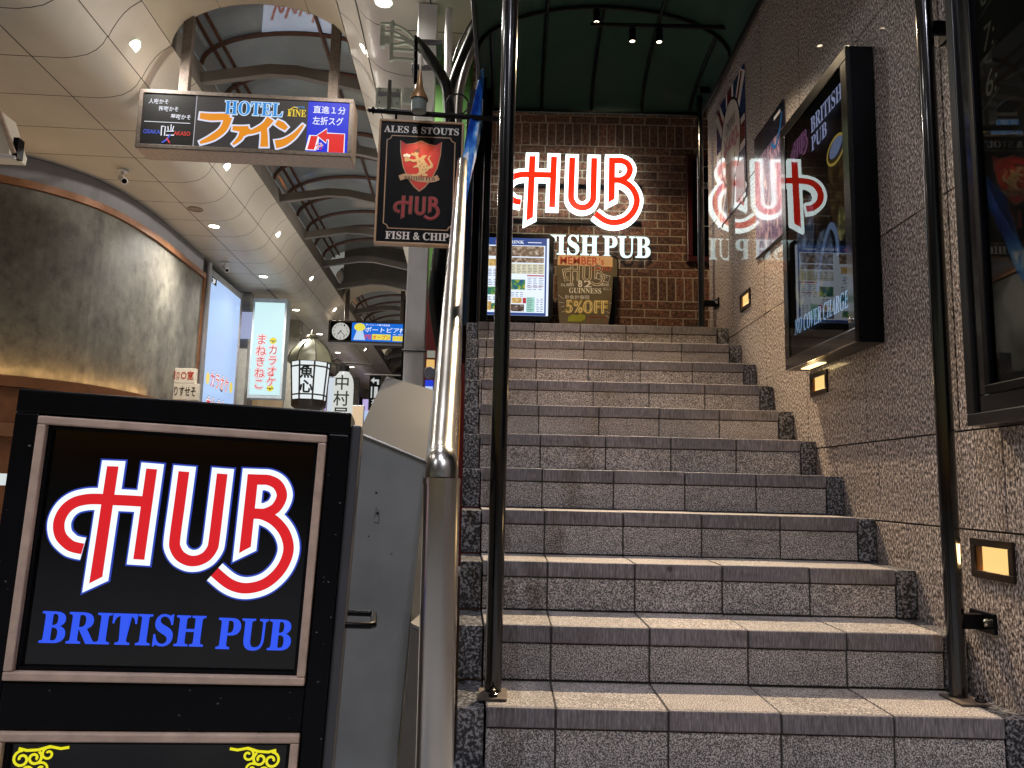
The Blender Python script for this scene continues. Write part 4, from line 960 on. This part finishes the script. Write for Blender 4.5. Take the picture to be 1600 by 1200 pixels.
for x, y, r_ in ((588, 770, .003), (590, 802, .004), (612, 865, .002), (576, 838, .002)): mb.lathe(at(x, y, Yc - .0005), (0, -1, 0), [(0, .001), (r_, .0008), (r_, 0)], 8)
mb.ribbon(PB(at(585, 810, Yc - .001), (1, 0, 0), ZZ), [(0, 0), (.004, .03), (.012, .0), (.012, -.012), (.0, -.01)], .0016, 0); mb.build('scuff', M['black_sat'], t)
t = thing('grey_bin', 'narrow dark grey metal post box wedged between cabinet and handrail', 'box', at(645, 1200, 1.95))
MB().solid([at(641, 978, 1.95), at(623, 1205, 1.95), at(648, 1205, 1.95), at(654, 985, 1.95)], (.01, .12, 0)).build('body', PT('5c5a56'), t, bev=.004)
MB().solid([at(641, 972, 1.948), at(641, 979, 1.948), at(655, 986, 1.948), at(655, 979, 1.948)], (.01, .125, 0)).build('lid', PT('6c6a66'), t, bev=.002)

# ---- stand sign in front -------------------------------------------------------
o = V((-.54, 1.266, .631)); ya, pi_, ro = R(9.6), R(.63), R(-2.08)
ex = V((math.cos(ya), math.sin(ya), 0)); ey = V((-math.sin(ya), math.cos(ya), 0)); ez2 = -ey * math.sin(pi_) + ZZ * math.cos(pi_)
pb = PB(o, ex * math.cos(ro) + ez2 * math.sin(ro), -ex * math.sin(ro) + ez2 * math.cos(ro))
t = thing('stand_sign', 'black pavement stand sign with a lit red and white pub logo', 'sign', (o.x, o.y, 0))
bw_ = .262; top, bot = .245, -.66
cs = MB()
cs.pbox(pb, -bw_ - .0, top - .038, bw_, top, -.20, 0); cs.pbox(pb, -bw_, bot, -.226, top - .038, -.20, 0); cs.pbox(pb, .226, bot, bw_, top - .038, -.20, 0)
cs.pbox(pb, -.226, -.277, .226, -.2055, -.20, 0); cs.pbox(pb, -.226, bot, .226, -.585, -.20, 0); cs.pbox(pb, -.226, -.585, .226, top - .038, -.20, -.02)
cs.build('casing', M['black'], t, bev=.003)
MB().pbox(pb, bw_ + .001, bot + .01, bw_ + .018, top - .02, -.19, -.012).build('side_panel', plain('grey_side', '3e3e42', .45), t, bev=.003)
for i, (v0_, v1_) in enumerate(((-.2035, .2035), (-.58, -.279))):
    MB().frame(pb, -.225, v0_, .225, v1_, .0135, -.018, .008).build('moulding', M['frame_beige'], t, bev=.0025)
    MB().frame(pb, -.2115, v0_ + .0135, .2115, v1_ - .0135, .006, -.018, -.004).build('inner_rim', M['black'], t)
    MB().pbox(pb, -.2055, v0_ + .0195, .2055, v1_ - .0195, -.0195, -.012).build('glass_panel', M['black_board'], t)
logo(pb, .008, .034, .000266, [(44, G('2a44b8', .9), 'logo_edge'), (34, G('eaf6fb', 1.15), 'logo_outline'), (0, G('d8161e', 1.0), 'logo')], t, -.0115)
mb = MB(); text(mb, pb, serif('BRITISH'), -.186, -.150, .058, -.101, -.0105, .012, .02); text(mb, pb, serif('PUB'), .079, -.153, .195, -.104, -.0105, .012, .02); mb.build('lettering', G('2c55f0', 1.0), t)
def scroll(cx_, cy_, s_):
    mb = MB()
    f = lambda q: [(cx_ + s_ * x, cy_ + y) for x, y in q]
    def spiral(x, y, r0, turns, a0, sg=1): return [(x + r0 * (1 - .75 * i / 20) * math.cos(R(a0) + sg * turns * 2 * math.pi * i / 20), y + r0 * (1 - .75 * i / 20) * math.sin(R(a0) + sg * turns * 2 * math.pi * i / 20)) for i in range(21)]
    for k, (pts, w_) in enumerate(((spiral(-.028, -.012, .013, 1.3, 90), .004), (spiral(-.010, -.010, .011, 1.3, 60, -1), .004), (spiral(.009, -.004, .010, 1.2, 80), .0036), (spiral(-.019, -.030, .012, 1.2, 200), .004), (spiral(.002, -.026, .010, 1.2, 120, -1), .0035),
                                   ([(-.034, .004), (-.022, .001), (-.006, .002), (.010, .007), (.026, .004), (.038, .006)], .0042), ([(-.038, -.028), (-.03, -.04), (-.015, -.045)], .004))):
        mb.ribbon(pb, f(pts), w_, -.0105 + k * .0001)
    mb.build('scrollwork', G('e8e020', 1.0), t)
scroll(-.160, -.311, 1); scroll(.155, -.312, -1); scroll(-.148, -.52, 1); scroll(.148, -.52, -1)
hd = MB(); q = lambda u, v, d: pb.p(u, v, d)
hd.tube([q(bw_ + .012, -.115, -.045), q(bw_ + .060, -.115, -.045), q(bw_ + .066, -.115, -.052), q(bw_ + .066, -.115, -.155), q(bw_ + .060, -.115, -.162), q(bw_ + .012, -.115, -.162)], .006, 10); hd.build('handle', M['black'], t, smooth=True)
ft = MB()
for s_ in (-1, 1): ft.pbox(pb, s_ * .22 - .03, -.72, s_ * .22 + .03, bot, -.19, -.02)
ft.build('foot', M['black'], t)
chp = MB()
for i in range(34):
    u = random.choice([random.uniform(-.26, .26), random.uniform(-.255, -.232), random.uniform(.232, .258)]); v = random.uniform(-.28, -.212) if abs(u) < .226 else random.uniform(-.5, .23)
    r_ = random.uniform(.0005, .0021)
    chp.prism(pb, [(u + r_ * random.uniform(.4, 1.4) * math.cos(k * 1.05), v + r_ * random.uniform(.3, 1) * math.sin(k * 1.05)) for k in range(6)], 0, .0004)
chp.build('paint_chips', PT('66625c'), t)

# ---- wall sign over the landing -------------------------------------------------
YS = 6.5
pc = at(780 + 745 / 6.316, 220 + 490 / 6.316, YS); pb = PB(pc, (1, 0, 0), ZZ)
t = thing('wall_logo_sign', 'big red and white lit channel letter logo on the brick wall', 'sign', pc); s_ = YS / FPX / 6.316
logo(pb, 0, 0, s_, [(35, glow('logo_white', (.86, 1, .98), 3.2, True), 'letter_halo'), (0, glow('logo_red_lit', (.9, .022, .005), 1.5), 'letter_face')], t, .0, .05)
mb = MB()
b0, b1 = at(782, 396, YS) - pc, at(1016, 370, YS) - pc
text(mb, pb, serif('BRITISH'), b0.x - .012, b0.z, (at(935, 396, YS) - pc).x, b1.z, .0, .012, depth=.03); text(mb, pb, serif('PUB'), (at(942, 396, YS) - pc).x, b0.z - .012, b1.x, b1.z - .004, .0, .012)
mb.build('lettering', glow('letter_white', (.74, .97, .96), 1.4, True), t)
# dark backing rails
mb = MB(); mb.pbox(pb, -.55, .05, .6, .08, -.09, -.055); mb.pbox(pb, -.55, -.28, .6, -.25, -.09, -.055); mb.build('mounting_rail', M['black'], t)

# ---- drinks menu lightbox ---------------------------------------------------------
Ym = 6.15
a, b = at(752, 499, Ym), at(866, 366, Ym)
t = thing('menu_lightbox', 'lit drinks menu board in a rounded black frame on the landing', 'menu board', ((a.x + b.x) / 2, Ym, 1.805))
for fx_ in (.2, .8): MB().box(a.x + (b.x - a.x) * fx_ - .02, Ym + .03, 1.805, a.x + (b.x - a.x) * fx_ + .02, Ym + .07, a.z + .05).build('leg', M['black'], t)
w, h = b.x - a.x, b.z - a.z; pb = PB(a, (1, 0, 0), ZZ)
rr = .05; out = ell(w - rr, h - rr, rr, rr, 6, 0, 90) + ell(rr, h - rr, rr, rr, 6, 90, 180) + ell(rr, rr, rr, rr, 6, 180, 270) + ell(w - rr, rr, rr, rr, 6, 270, 360)
MB().prism(pb, out, -.09, -.002).build('frame', M['black_gloss'], t, bev=.004)
mx0, mx1, my0, my1 = w * .045, w * .93, h * .055, h * .945
MB().pbox(pb, mx0, my0, mx1, my1, -.002, .002).build('lit_sheet', glow('menu_white', 'dfeafa', 1.15, True), t)
X = lambda f: mx0 + (mx1 - mx0) * f
Yy = lambda f: my0 + (my1 - my0) * f
mb = MB(); mb.pbox(pb, mx0, Yy(.905), X(.965), my1, .002, .004); mb.pbox(pb, mx0, my0, X(.965), Yy(.035), .002, .004); mb.pbox(pb, X(.94), Yy(.03), X(.965), Yy(.905), .002, .0038); mb.build('blue_border', G('34529c', .8), t)
mb = MB(); text(mb, pb, serif('DRINK'), X(.31), Yy(.925), X(.60), Yy(.965), .006, .006); mb.pbox(pb, X(.66), Yy(.938), X(.88), Yy(.947), .004, .006); mb.build('white_lettering', G('e8f0ff', 1), t)
mb = MB(); mb.prism(pb, ell(X(.18), Yy(.945), .02, .014, 14), 0, .006); mb.build('pink_badge', G('d8789a', 1), t)
pm = [photo_mat('menu_photo_brown', [(.3, '2c2622'), (.5, '8a6f5c'), (.62, 'c8b8a4'), (.75, 'f0ece4')]), photo_mat('menu_photo_gold', [(.3, 'b98a3c'), (.5, 'e8c070'), (.7, 'f8f0d8')]), photo_mat('menu_photo_green', [(.35, '184a9a'), (.5, '2c8a50'), (.65, 'd8d048'), (.75, 'e84a3a')], 22), photo_mat('menu_photo_dark', [(.4, '2a211c'), (.55, '6a5248'), (.7, 'e8e0d8')], 40)]
for nm, m_, rects in (('photo', pm[0], [(.03, .76, .30, .89), (.40, .76, .92, .895), (.40, .68, .92, .745)]), ('photo', pm[1], [(.03, .63, .28, .72), (.42, .155, .58, .225), (.02, .06, .10, .17)]), ('photo', pm[2], [(.41, .33, .63, .46), (.02, .26, .30, .36), (.10, .07, .28, .15)]), ('photo', pm[3], [(.41, .05, .62, .14)])):
    mb = MB(); [mb.pbox(pb, X(a_), Yy(b_), X(c_), Yy(d_), .002, .0042) for a_, b_, c_, d_ in rects]; mb.build(nm, m_, t)
mb = MB()
for (x0, y0, x1, y1, nx, ny) in ((.03, .50, .28, .60, 3, 5), (.40, .54, .92, .66, 6, 6), (.66, .33, .93, .50, 3, 7), (.03, .38, .30, .47, 3, 4), (.40, .24, .62, .31, 3, 3), (.66, .05, .77, .23, 1, 8), (.81, .05, .93, .23, 2, 8), (.03, .19, .3, .24, 3, 3)):
    for i in range(nx):
        for j in range(ny):
            xa = x0 + (x1 - x0) * i / nx; ya_ = y0 + (y1 - y0) * j / ny
            mb.pbox(pb, X(xa + .006), Yy(ya_ + .003), X(xa + (x1 - x0) / nx * random.uniform(.55, .9)), Yy(ya_ + .009), .002, .0043)
mb.build('small_print', G('4a5a7c', .7), t)
mb = MB(); [mb.pbox(pb, X(a_), Yy(b_), X(c_), Yy(d_), .002, .0041) for a_, b_, c_, d_ in ((.655, .505, .93, .52), (.655, .375, .93, .38), (.595, .155, .65, .225))]; mb.build('red_bar', G('c8404a', .8), t)
mb = MB(); mb.pbox(pb, X(.655), Yy(.045), X(.785), Yy(.235), .002, .0039); mb.build('green_box', G('a8e0d0', .9), t)
mb = MB(); mb.pbox(pb, X(.40), Yy(.535), X(.93), Yy(.665), .002, .0037); mb.build('cream_box', G('e0dcc0', .95), t)

# ---- chalkboards shaped like beer glasses -------------------------------------------
def glass_board(label, Y, x0, x1, front):
    a, b = at(x0, 506, Y), at(x1, 400, Y); w, h = b.x - a.x, b.z - 1.805
    t = thing('glass_chalkboard', label, 'chalkboard', ((a.x + b.x) / 2, Y, 1.805), 'beer glass shaped chalkboards on the landing')
    pb = PB((a.x, Y, 1.805), (1, 0, 0), ZZ)
    prof = [(.0, .80), (.0, .93), (.015, .975), (.06, 1.0), (.94, 1.0), (.985, .975), (1.0, .93), (1.0, .80), (.985, .6), (.96, .45), (.92, .30), (.88, .12), (.86, 0), (.12, 0), (.10, .12), (.06, .30), (.03, .45), (.01, .6)]
    return t, pb, w, h, [(x * w, y * h) for x, y in prof]
t, pb, w, h, out = glass_board('black backed beer glass board standing just behind the front chalkboard', 6.38, 880, 967, False)
MB().prism(pb, out, -.02, 0).build('board', M['black'], t, bev=.004); MB().prism(pb, [(x, y) for x, y in ((.03 * w, .80 * h), (.97 * w, .80 * h), (.97 * w, .96 * h), (.9 * w, .985 * h), (.1 * w, .985 * h), (.03 * w, .96 * h))], 0, .003).build('foam_band', M['chalk_board'], t)
t, pb, w, h, out = glass_board('brown beer glass chalkboard with 5% off chalk writing', 6.15, 869, 958, True)
MB().prism(pb, out, -.02, 0).build('board', M['chalk_board'], t, bev=.003)
fy = lambda p: (h - (p - 10) / 108 * (at(900, 400, 6.15).z - at(900, 507, 6.15).z))
fx = lambda p: w * (p - 8) / 91
T10 = lambda px, py: (fx(px / 10), fy(py / 10))
mb = MB(); mb.prism(pb, [(0.004, fy(26.5)), (w - .004, fy(27.5)), (w - .004, fy(13)), (w - .02, fy(10.6)), (.02, fy(10)), (.004, fy(12.5))], 0, .002); mb.build('foam_band', plain('foam_cream', 'e8bc88', .6, var=.08), t)
def tx(mb, s, x0, y0, x1, y1, bold=0.0, d=.004, sh=0): (a0, b0), (a1, b1) = T10(x0, y1), T10(x1, y0); text(mb, pb, s, a0, b0, a1, b1, d, bold, sh)
mb = MB(); tx(mb, 'MEMBER', 130, 130, 740, 250, .01); tx(mb, '’s', 760, 140, 840, 245, .01); tx(mb, 'CARD', 615, 270, 960, 340, .005); mb.build('red_chalk', plain('chalk_red', 'd0503a', .8), t)
mb = MB(); tx(mb, '8', 425, 505, 490, 605, .02); tx(mb, '2', 525, 505, 640, 605, .02); tx(mb, 'DL無料', 150, 550, 360, 605); tx(mb, '有効期限', 660, 540, 925, 585); tx(mb, 'なし！', 830, 605, 950, 645); tx(mb, 'お会計毎回', 215, 735, 605, 795, .004)
def rr_(pts, wd=.004, d=.004): mb.ribbon(pb, [T10(*p) for p in pts], wd, d)
rr_([(165, 335), (300, 305), (355, 495), (205, 520), (165, 335)]); rr_([(735, 375), (945, 425), (915, 525), (715, 465), (735, 375)])
tx(mb, 'カード', 770, 410, 900, 470)
for p in ([(110, 740), (195, 805)], [(115, 850), (200, 862)], [(150, 925), (215, 912)], [(160, 1010), (225, 985)], [(880, 980), (940, 1005)], [(930, 845), (975, 850)], [(880, 1040), (930, 1085)]): rr_(p, .0025)
mb.build('white_chalk', plain('chalk_white', 'efe6da', .8), t)
logo(pb, fx(53), fy(41.5), .0000925 * w / .41 * 2.35 * .98, [(14, plain('chalk_cream', 'd8c8a8', .8), 'chalk_logo'), (-12, M['chalk_board'], 'chalk_logo_core')], t, .003)
mb = MB(); tx(mb, serif('GUINNESS'), 280, 620, 800, 705, .004); mb.build('cream_lettering', plain('cream_letters', 'f4ecd8', .6), t)
mb = MB(); tx(mb, '5%OFF', 240, 820, 900, 1010, .05, .0035); mb.build('yellow_chalk', plain('chalk_yellow', 'd4b44c', .8), t)
mb = MB(); tx(mb, '5%OFF', 240, 820, 900, 1010, .012, .0045); mb.build('chalk_fill', M['chalk_board'], t)
mb = MB(); tx(mb, '𝟝%𝕆𝔽𝔽', 240, 820, 900, 1010, .008, .0055); mb.build('cream_chalk', plain('chalk_pale', 'f0dc98', .8), t)
mb = MB(); mb.prism(pb, [T10(*p) for p in ((265, 1150), (275, 1075), (340, 1040), (420, 1050), (460, 1030), (550, 1045), (545, 1110), (480, 1150))], 0, .003); mb.build('green_patch', plain('chalk_lime', '9a9a2c', .8), t)
mb = MB(); mb.ribbon(pb, [T10(*p) for p in ((610, 1165), (610, 1070), (880, 1070), (880, 1165))], .006, .004); mb.build('red_box', plain('chalk_red2', 'a83c34', .8), t)

# red framed picture on the brick wall
t = thing('framed_picture', 'dark red framed picture on the brick wall, cut off by the granite wall', 'picture', (1.75, 6.55, 2.6))
a, b = at(1073, 410, 6.55), at(1073, 243, 6.55); pb = PB(a, (1, 0, 0), ZZ); w, h = .62, b.z - a.z
MB().frame(pb, 0, 0, w, h, .05, -.03, .03).build('frame', plain('red_wood', '3c0c0c', .35), t, bev=.006); MB().pbox(pb, .05, .05, w - .05, h - .05, -.03, .0).build('board', M['black_board'], t)
mb = MB(); mb.frame(pb, .13, .33, w - .09, h - .10, .006, .0, .002); mb.build('inner_line', PT('b8b0a8'), t)
mb = MB(); text(mb, pb, serif('GL'), .13, h * .685, .22, h * .745, .003, .01); mb.build('lettering', PT('d8d0c8'), t)
mb = MB(); mb.prism(pb, ell(.33, .43, .09, .17), 0, .002); mb.build('orange_print', PT('8a4a1c'), t)

# ---- wall posters, display cases -----------------------------------------------------
pr = lambda Y0, z0: PB((XW - .006, Y0, z0), (0, -1, 0), ZZ)       # a plane on the granite wall, u runs towards the viewer
t = thing('union_flag_poster', 'glossy poster of a cream label over a union flag with a beer glass', 'poster', (XW, 4.8, 3))
pb = pr(5.14, 2.54); w, h = .64, .86
MB().pbox(pb, 0, 0, w, h, -.004, 0).build('sheet', plain('poster_blue', '1c2c6c', .12, coat=1, var=.05), t)
mb = MB()
mb.ribbon(pb, [(0.03, .02), (w - .03, h - .02)], .13, .0005); mb.ribbon(pb, [(0.03, h - .02), (w - .03, .02)], .13, .0006); mb.pbox(pb, w * .37, 0, w * .63, h, 0, .0008); mb.pbox(pb, 0, h * .38, w, h * .62, 0, .0009); mb.build('white_cross', plain('poster_white', 'ece6e2', .15, coat=1), t)
mb = MB(); mb.pbox(pb, w * .42, 0, w * .58, h, 0, .0013); mb.pbox(pb, 0, h * .43, w, h * .57, 0, .0014); mb.ribbon(pb, [(0.05, .02), (w - .05, h - .02)], .04, .0011); mb.ribbon(pb, [(0.05, h - .02), (w - .05, .02)], .04, .0012); mb.build('red_cross', plain('poster_red', '7c1c24', .15, coat=1), t)
MB().prism(pb, ell(w * .52, h * .56, w * .36, h * .35), 0, .0018).build('oval_edge', PT('2a2430', .2), t); MB().prism(pb, ell(w * .52, h * .56, w * .33, h * .33), 0, .0022).build('oval', plain('poster_cream', 'ece2d8', .15, coat=1), t)
mb = MB(); text(mb, pb, 'DRINK', w * .36, h * .66, w * .70, h * .75, .0028, .02, .2); mb.build('lettering', PT('2c2830'), t)
mb = MB(); text(mb, pb, '¥480-', w * .27, h * .48, w * .80, h * .63, .0028, .03, .2); mb.build('price', PT('8c2430'), t)
mb = MB(); mb.prism(pb, [(w * .40, .03), (w * .60, .03), (w * .68, h * .44), (w * .36, h * .44)], 0, .003); mb.build('beer', plain('beer_amber', '9c6a1c', .15), t)
mb = MB(); mb.prism(pb, ell(w * .52, h * .46, w * .17, h * .05), 0, .0034); mb.build('foam', PT('cfc4b0', .2), t)
mb = MB(); mb.pbox(pb, w * .70, .03, w * .98, h * .30, 0, .0032); mb.build('red_notice', plain('poster_notice', 'a87068', .15, var=.4, nscale=60), t)
t = thing('night_poster', 'glossy blue and mauve poster of spraying light beside the big display case', 'poster', (XW, 4.1, 2.4))
pb = pr(4.325, 2.085); w, h = .49, .73
MB().pbox(pb, 0, 0, w, h, -.004, 0).build('sheet', M['firework'], t); MB().pbox(pb, 0, h * .80, w, h, 0, .001).build('dark_top', plain('poster_navy', '10182c', .15, coat=1), t)
mb = MB(); mb.ribbon(pb, [(p.x, p.y) for p in spline([(w * .6, h * .78), (w * .72, h * .72), (w * .86, h * .80), (w * .95, h * .92)])], .02, .0015); mb.build('blue_swirl', plain('poster_cyan', '1c5c9c', .15), t)
mb = MB(); mb.pbox(pb, w * .70, h * .93, w * .90, h * .955, 0, .002); mb.build('caption_bar', PT('c8ccd4'), t)
mb = MB(); mb.pbox(pb, 0, -.006, w, .004, 0, .006); mb.build('bottom_edge', M['black'], t)
# big display case
XF = 1.297; Y0, Y1, z0, z1 = 2.855, 3.60, 1.318, 2.518
t = thing('poster_case', 'deep black glazed poster case with beer advert on the granite wall', 'display case', (XW, 3.2, z0))
MB().box(XF + .012, Y0, z0, XW - .002, Y1, z1).build('box', M['black'], t, bev=.004)
pb = PB((XF + .012, Y1, z0), (0, -1, 0), ZZ); w, h = Y1 - Y0, z1 - z0
MB().frame(pb, 0, 0, w, h, .055, 0, .014).build('frame', M['black_gloss'], t, bev=.003); MB().pbox(pb, .055, .055, w - .055, h - .055, 0, .002).build('poster', plain('poster_black', '0b0c0f', .4, var=.3, nscale=4), t)
mb = MB(); text(mb, pb, serif('BRITISH', False), w * .48, h * .845, w * .91, h * .905, .0035, .004); text(mb, pb, serif('PUB'), w * .48, h * .775, w * .70, h * .83, .0035, .004); mb.build('lettering', G('9aa4cc', .55), t)
logo(pb, w * .29, h * .845, .00014, [(34, G('a878a0', .5), 'logo_edge'), (24, M['black'], 'logo_gap'), (-8, G('7c4a78', .4), 'logo')], t, .0034)
mb = MB(); text(mb, pb, serif('NO COVER CHARGE', True), w * .14, h * .125, w * .91, h * .185, .004); mb.build('slogan', G('8fb4dc', .7), t)
mb = MB(); mb.prism(pb, [(w * .70, h * .68), (w * .915, h * .70), (w * .925, h * .42), (w * .78, h * .38), (w * .72, h * .5)], 0, .0031); mb.build('beer_mug', photo_mat('mug_amber', [(.3, '0e0b08'), (.5, '241a0c'), (.65, '4c3c1c'), (.78, '8a7a50')], 14, .5), t)
mb = MB(); mb.ribbon(pb, [(w * .81 + x * .9 - y * .12, h * .69 + y * .8 + x * .1) for x, y in ell(0, 0, w * .125, h * .055, 26, 0, 350)], .012, .0036); mb.build('gold_rim', G('a08a40', .55), t)
mb = MB(); mb.prism(pb, [(w * .81 + x * .7, h * .70 + y * .62 + x * .12) for x, y in ell(0, 0, w * .12, h * .05)], 0, .0034); mb.build('mug_mouth', G('6c7ca0', .45), t)
mb = MB(); mb.ribbon(pb, [(p.x, p.y) for p in spline([(w * .50, h * .24), (w * .58, h * .36), (w * .70, h * .44), (w * .78, h * .40), (w * .80, h * .32)])], .03, .0037); mb.build('pale_curve', G('5c7090', .45), t)
mb = MB(); mb.prism(pb, ell(w * .42, h * .50, w * .06, h * .12), 0, .003); mb.prism(pb, ell(w * .60, h * .33, w * .14, h * .12), 0, .0029); mb.prism(pb, ell(w * .28, h * .40, w * .09, h * .16), 0, .0028); mb.build('glassware', photo_mat('glass_print', [(.3, '12161c'), (.5, '2c3846'), (.7, '6c7c94')], 22, .5), t)
mb = MB(); mb.prism(pb, ell(w * .85, h * .42, w * .05, h * .06), 0, .0034); mb.prism(pb, ell(w * .24, h * .30, w * .08, h * .08), 0, .0033); mb.prism(pb, ell(w * .50, h * .24, w * .10, h * .05), 0, .0032); mb.build('food_print', photo_mat('food_print', [(.3, '16170c'), (.5, '3c3c20'), (.7, '88804c')], 26, .5), t)
MB().poly([pb.p(.055, .055, .011), pb.p(w - .055, .055, .011), pb.p(w - .055, h - .055, .011), pb.p(.055, h - .055, .011)]).build('glass_pane', M['glass'], t)
MB().lathe(pb.p(w - .03, .09, .014), (-1, 0, 0), [(.012, 0), (.012, .006), (.005, .009), (0, .009)], 12).build('lock', M['steel'], t)
mb = MB(); mb.box(XW - .07, 3.33, z0 - .004, XW - .03, 3.52, z0 - .001); mb.build('under_lamp', glow('under_lamp', (1, .75, .35), 2.5), t)
# window case at the right edge
XG = 1.335
t = thing('menu_window', 'black framed menu window with chalk figures behind its glass', 'window', (XW, 1.6, .96))
MB().box(XG + .02, .6, .95, XW - .002, 2.225, 3.1).build('box', M['black'], t, bev=.004)
pb = PB((XG + .02, 2.225, .95), (0, -1, 0), ZZ); w, h = 1.625, 2.15
MB().frame(pb, 0, 0, w, h, .035, 0, .03).build('outer_frame', plain('dark_bronze', '1c1a1a', .3), t, bev=.003); MB().frame(pb, .035, .035, w - .035, h - .035, .05, 0, .018).build('inner_frame', M['black_gloss'], t, bev=.003); MB().frame(pb, .085, .085, w - .085, h - .085, .025, 0, .026).build('bead', M['black'], t, bev=.003)
MB().pbox(pb, .11, .11, w - .11, h - .11, 0, .003).build('slate', plain('slate', '1c1d1a', .5, var=.2), t)
mb = MB(); [text(mb, pb, s, .135, y, .185, y + .075, .005, .0, .15) for s, y in (('7:', 1.36), ('8:', 1.22), ('7:', 1.08), ('6:', .94))]; [mb.ribbon(pb, [(.12, y), (.2, y + .03)], .002, .005) for y in (1.33, 1.19, 1.05, .91)]; mb.build('chalk_figures', plain('chalk_grey', '8a8c78', .8), t)
MB().poly([pb.p(.11, .11, .013), pb.p(w - .11, .11, .013), pb.p(w - .11, h - .11, .013), pb.p(.11, h - .11, .013)]).build('glass_pane', M['glass'], t)
# recessed step lights
step_face = glow('step_light_face', (1, .64, .22), 1.05)
for i, (y0, y1, za, zb2) in enumerate(((4.46, 4.66, 1.842, 1.952), (3.388, 3.582, 1.192, 1.298), (2.172, 2.37, .51, .625))):
    t = thing('step_light', ['small square wall light nearest the top of the stairs', 'square wall light below the poster case', 'square wall light nearest the foot of the stairs'][i], 'wall light', (XW, (y0 + y1) / 2, za), 'recessed wall lights beside the stairs')
    pb = PB((XW, y1, za), (0, -1, 0), ZZ); w, h = y1 - y0, zb2 - za
    MB().frame(pb, 0, 0, w, h, .022, -.001, .009).build('frame', plain('bronze_frame', '2a201a', .35, .4), t, bev=.002)
    MB().pbox(pb, .022, .022, w - .022, h - .022, -.001, .002).build('lit_glass', step_face, t)
    MB().pbox(pb, .022, .022, .05, h - .022, .002, .004).build('baffle', PT('7a4c1c', .3), t)
    l = bpy.data.lights.new('lamp', 'AREA'); l.energy = .9; l.color = (1, .66, .3); l.size = .09; l.shape = 'SQUARE'
    lo = bpy.data.objects.new('lamp', l); COL.objects.link(lo); lo.parent = t; lo.location = V((-.015, 0, (zb2 - za) / 2)); lo.rotation_euler = (0, R(60), 0)

# ---- small ceiling fittings on the left --------------------------------------------
p = A(-4.95, 10.6, 5.0)
def cctv(label, p, s=1):
    t = thing('security_camera', label, 'camera', p, 'ceiling security cameras')
    MB().lathe(p, -ZZ, [(0, 0), (.06 * s, 0), (.06 * s, .02), (0, .025)], 16).build('base', M['white_post'], t); MB().tube([p, p - ZZ * .09 * s], .012 * s, 8).build('stalk', M['white_post'], t)
    d = (AU * .55 - AV * .65 - ZZ * .5).normalized(); c = p - ZZ * .1 * s
    MB().lathe(c - d * .06 * s, d, [(0, 0), (.035 * s, 0), (.038 * s, .17 * s), (.03 * s, .175 * s), (.028 * s, .16 * s), (0, .16 * s)], 16).build('body', M['white_post'], t, smooth=True)
    MB().lathe(c - d * .06 * s, d, [(0, .162 * s), (.028 * s, .162 * s)], 12).build('lens', M['black'], t)
r = ray(192, 266); p = CAM + r * ((5.005 - .75) / r.z); cctv('white bullet security camera under the ceiling above the concrete wall', p, 1.25)
r = ray(352, 410); p = CAM + r * ((5.005 - .75) / r.z); cctv('small far security camera under the ceiling by the karaoke sign', p, 1.2)
r = ray(305, 327); p = CAM + r * ((5.005 - .75) / r.z)
t = thing('ceiling_vent', 'round flush vent in the ceiling above the concrete wall', 'vent', p); MB().lathe(p, -ZZ, [(.12, -.002), (.12, .008), (.1, .012), (.09, .004), (0, .004)], 20).build('grille', PT('8a7660'), t)
t = thing('folding_shade', 'cream sign box with a hinged arm under the ceiling above the concrete wall', 'sign box', atv(5, 230, 7.5))
pb = PB(atv(-30, 240, 7.5), AU, ZZ)
MB().solid([atv(-60, 150, 7.5), atv(-60, 236, 7.5), atv(14, 240, 7.5), atv(16, 228, 7.5), atv(-2, 170, 7.5)], AV * .3).build('box', M['cream'], t, bev=.01); MB().tube([atv(-6, 160, 7.4), atv(22, 240, 7.4)], .025, 8).build('arm', M['frame_beige'], t); MB().tube([atv(-20, 242, 7.4), atv(24, 246, 7.4)], .018, 8).build('hinge', M['white_post'], t)
MB().pbox(PB(atv(18, 245, 7.4), AU, ZZ), 0, 0, .05, .2, -.1, 0).build('end_bracket', M['black'], t)
p = at(2, 750, 6); t = thing('white_lightbox', 'small white lit box sign at the far left edge behind the stand sign', 'sign', p); MB().box(p.x - .3, 6, p.z - .04, p.x + .035, 6.1, p.z + .05).build('case', G('dfe8e8', .9), t); MB().tube([(p.x - .1, 6.05, 0), (p.x - .1, 6.05, p.z - .04)], .02, 8).build('leg', M['black'], t)
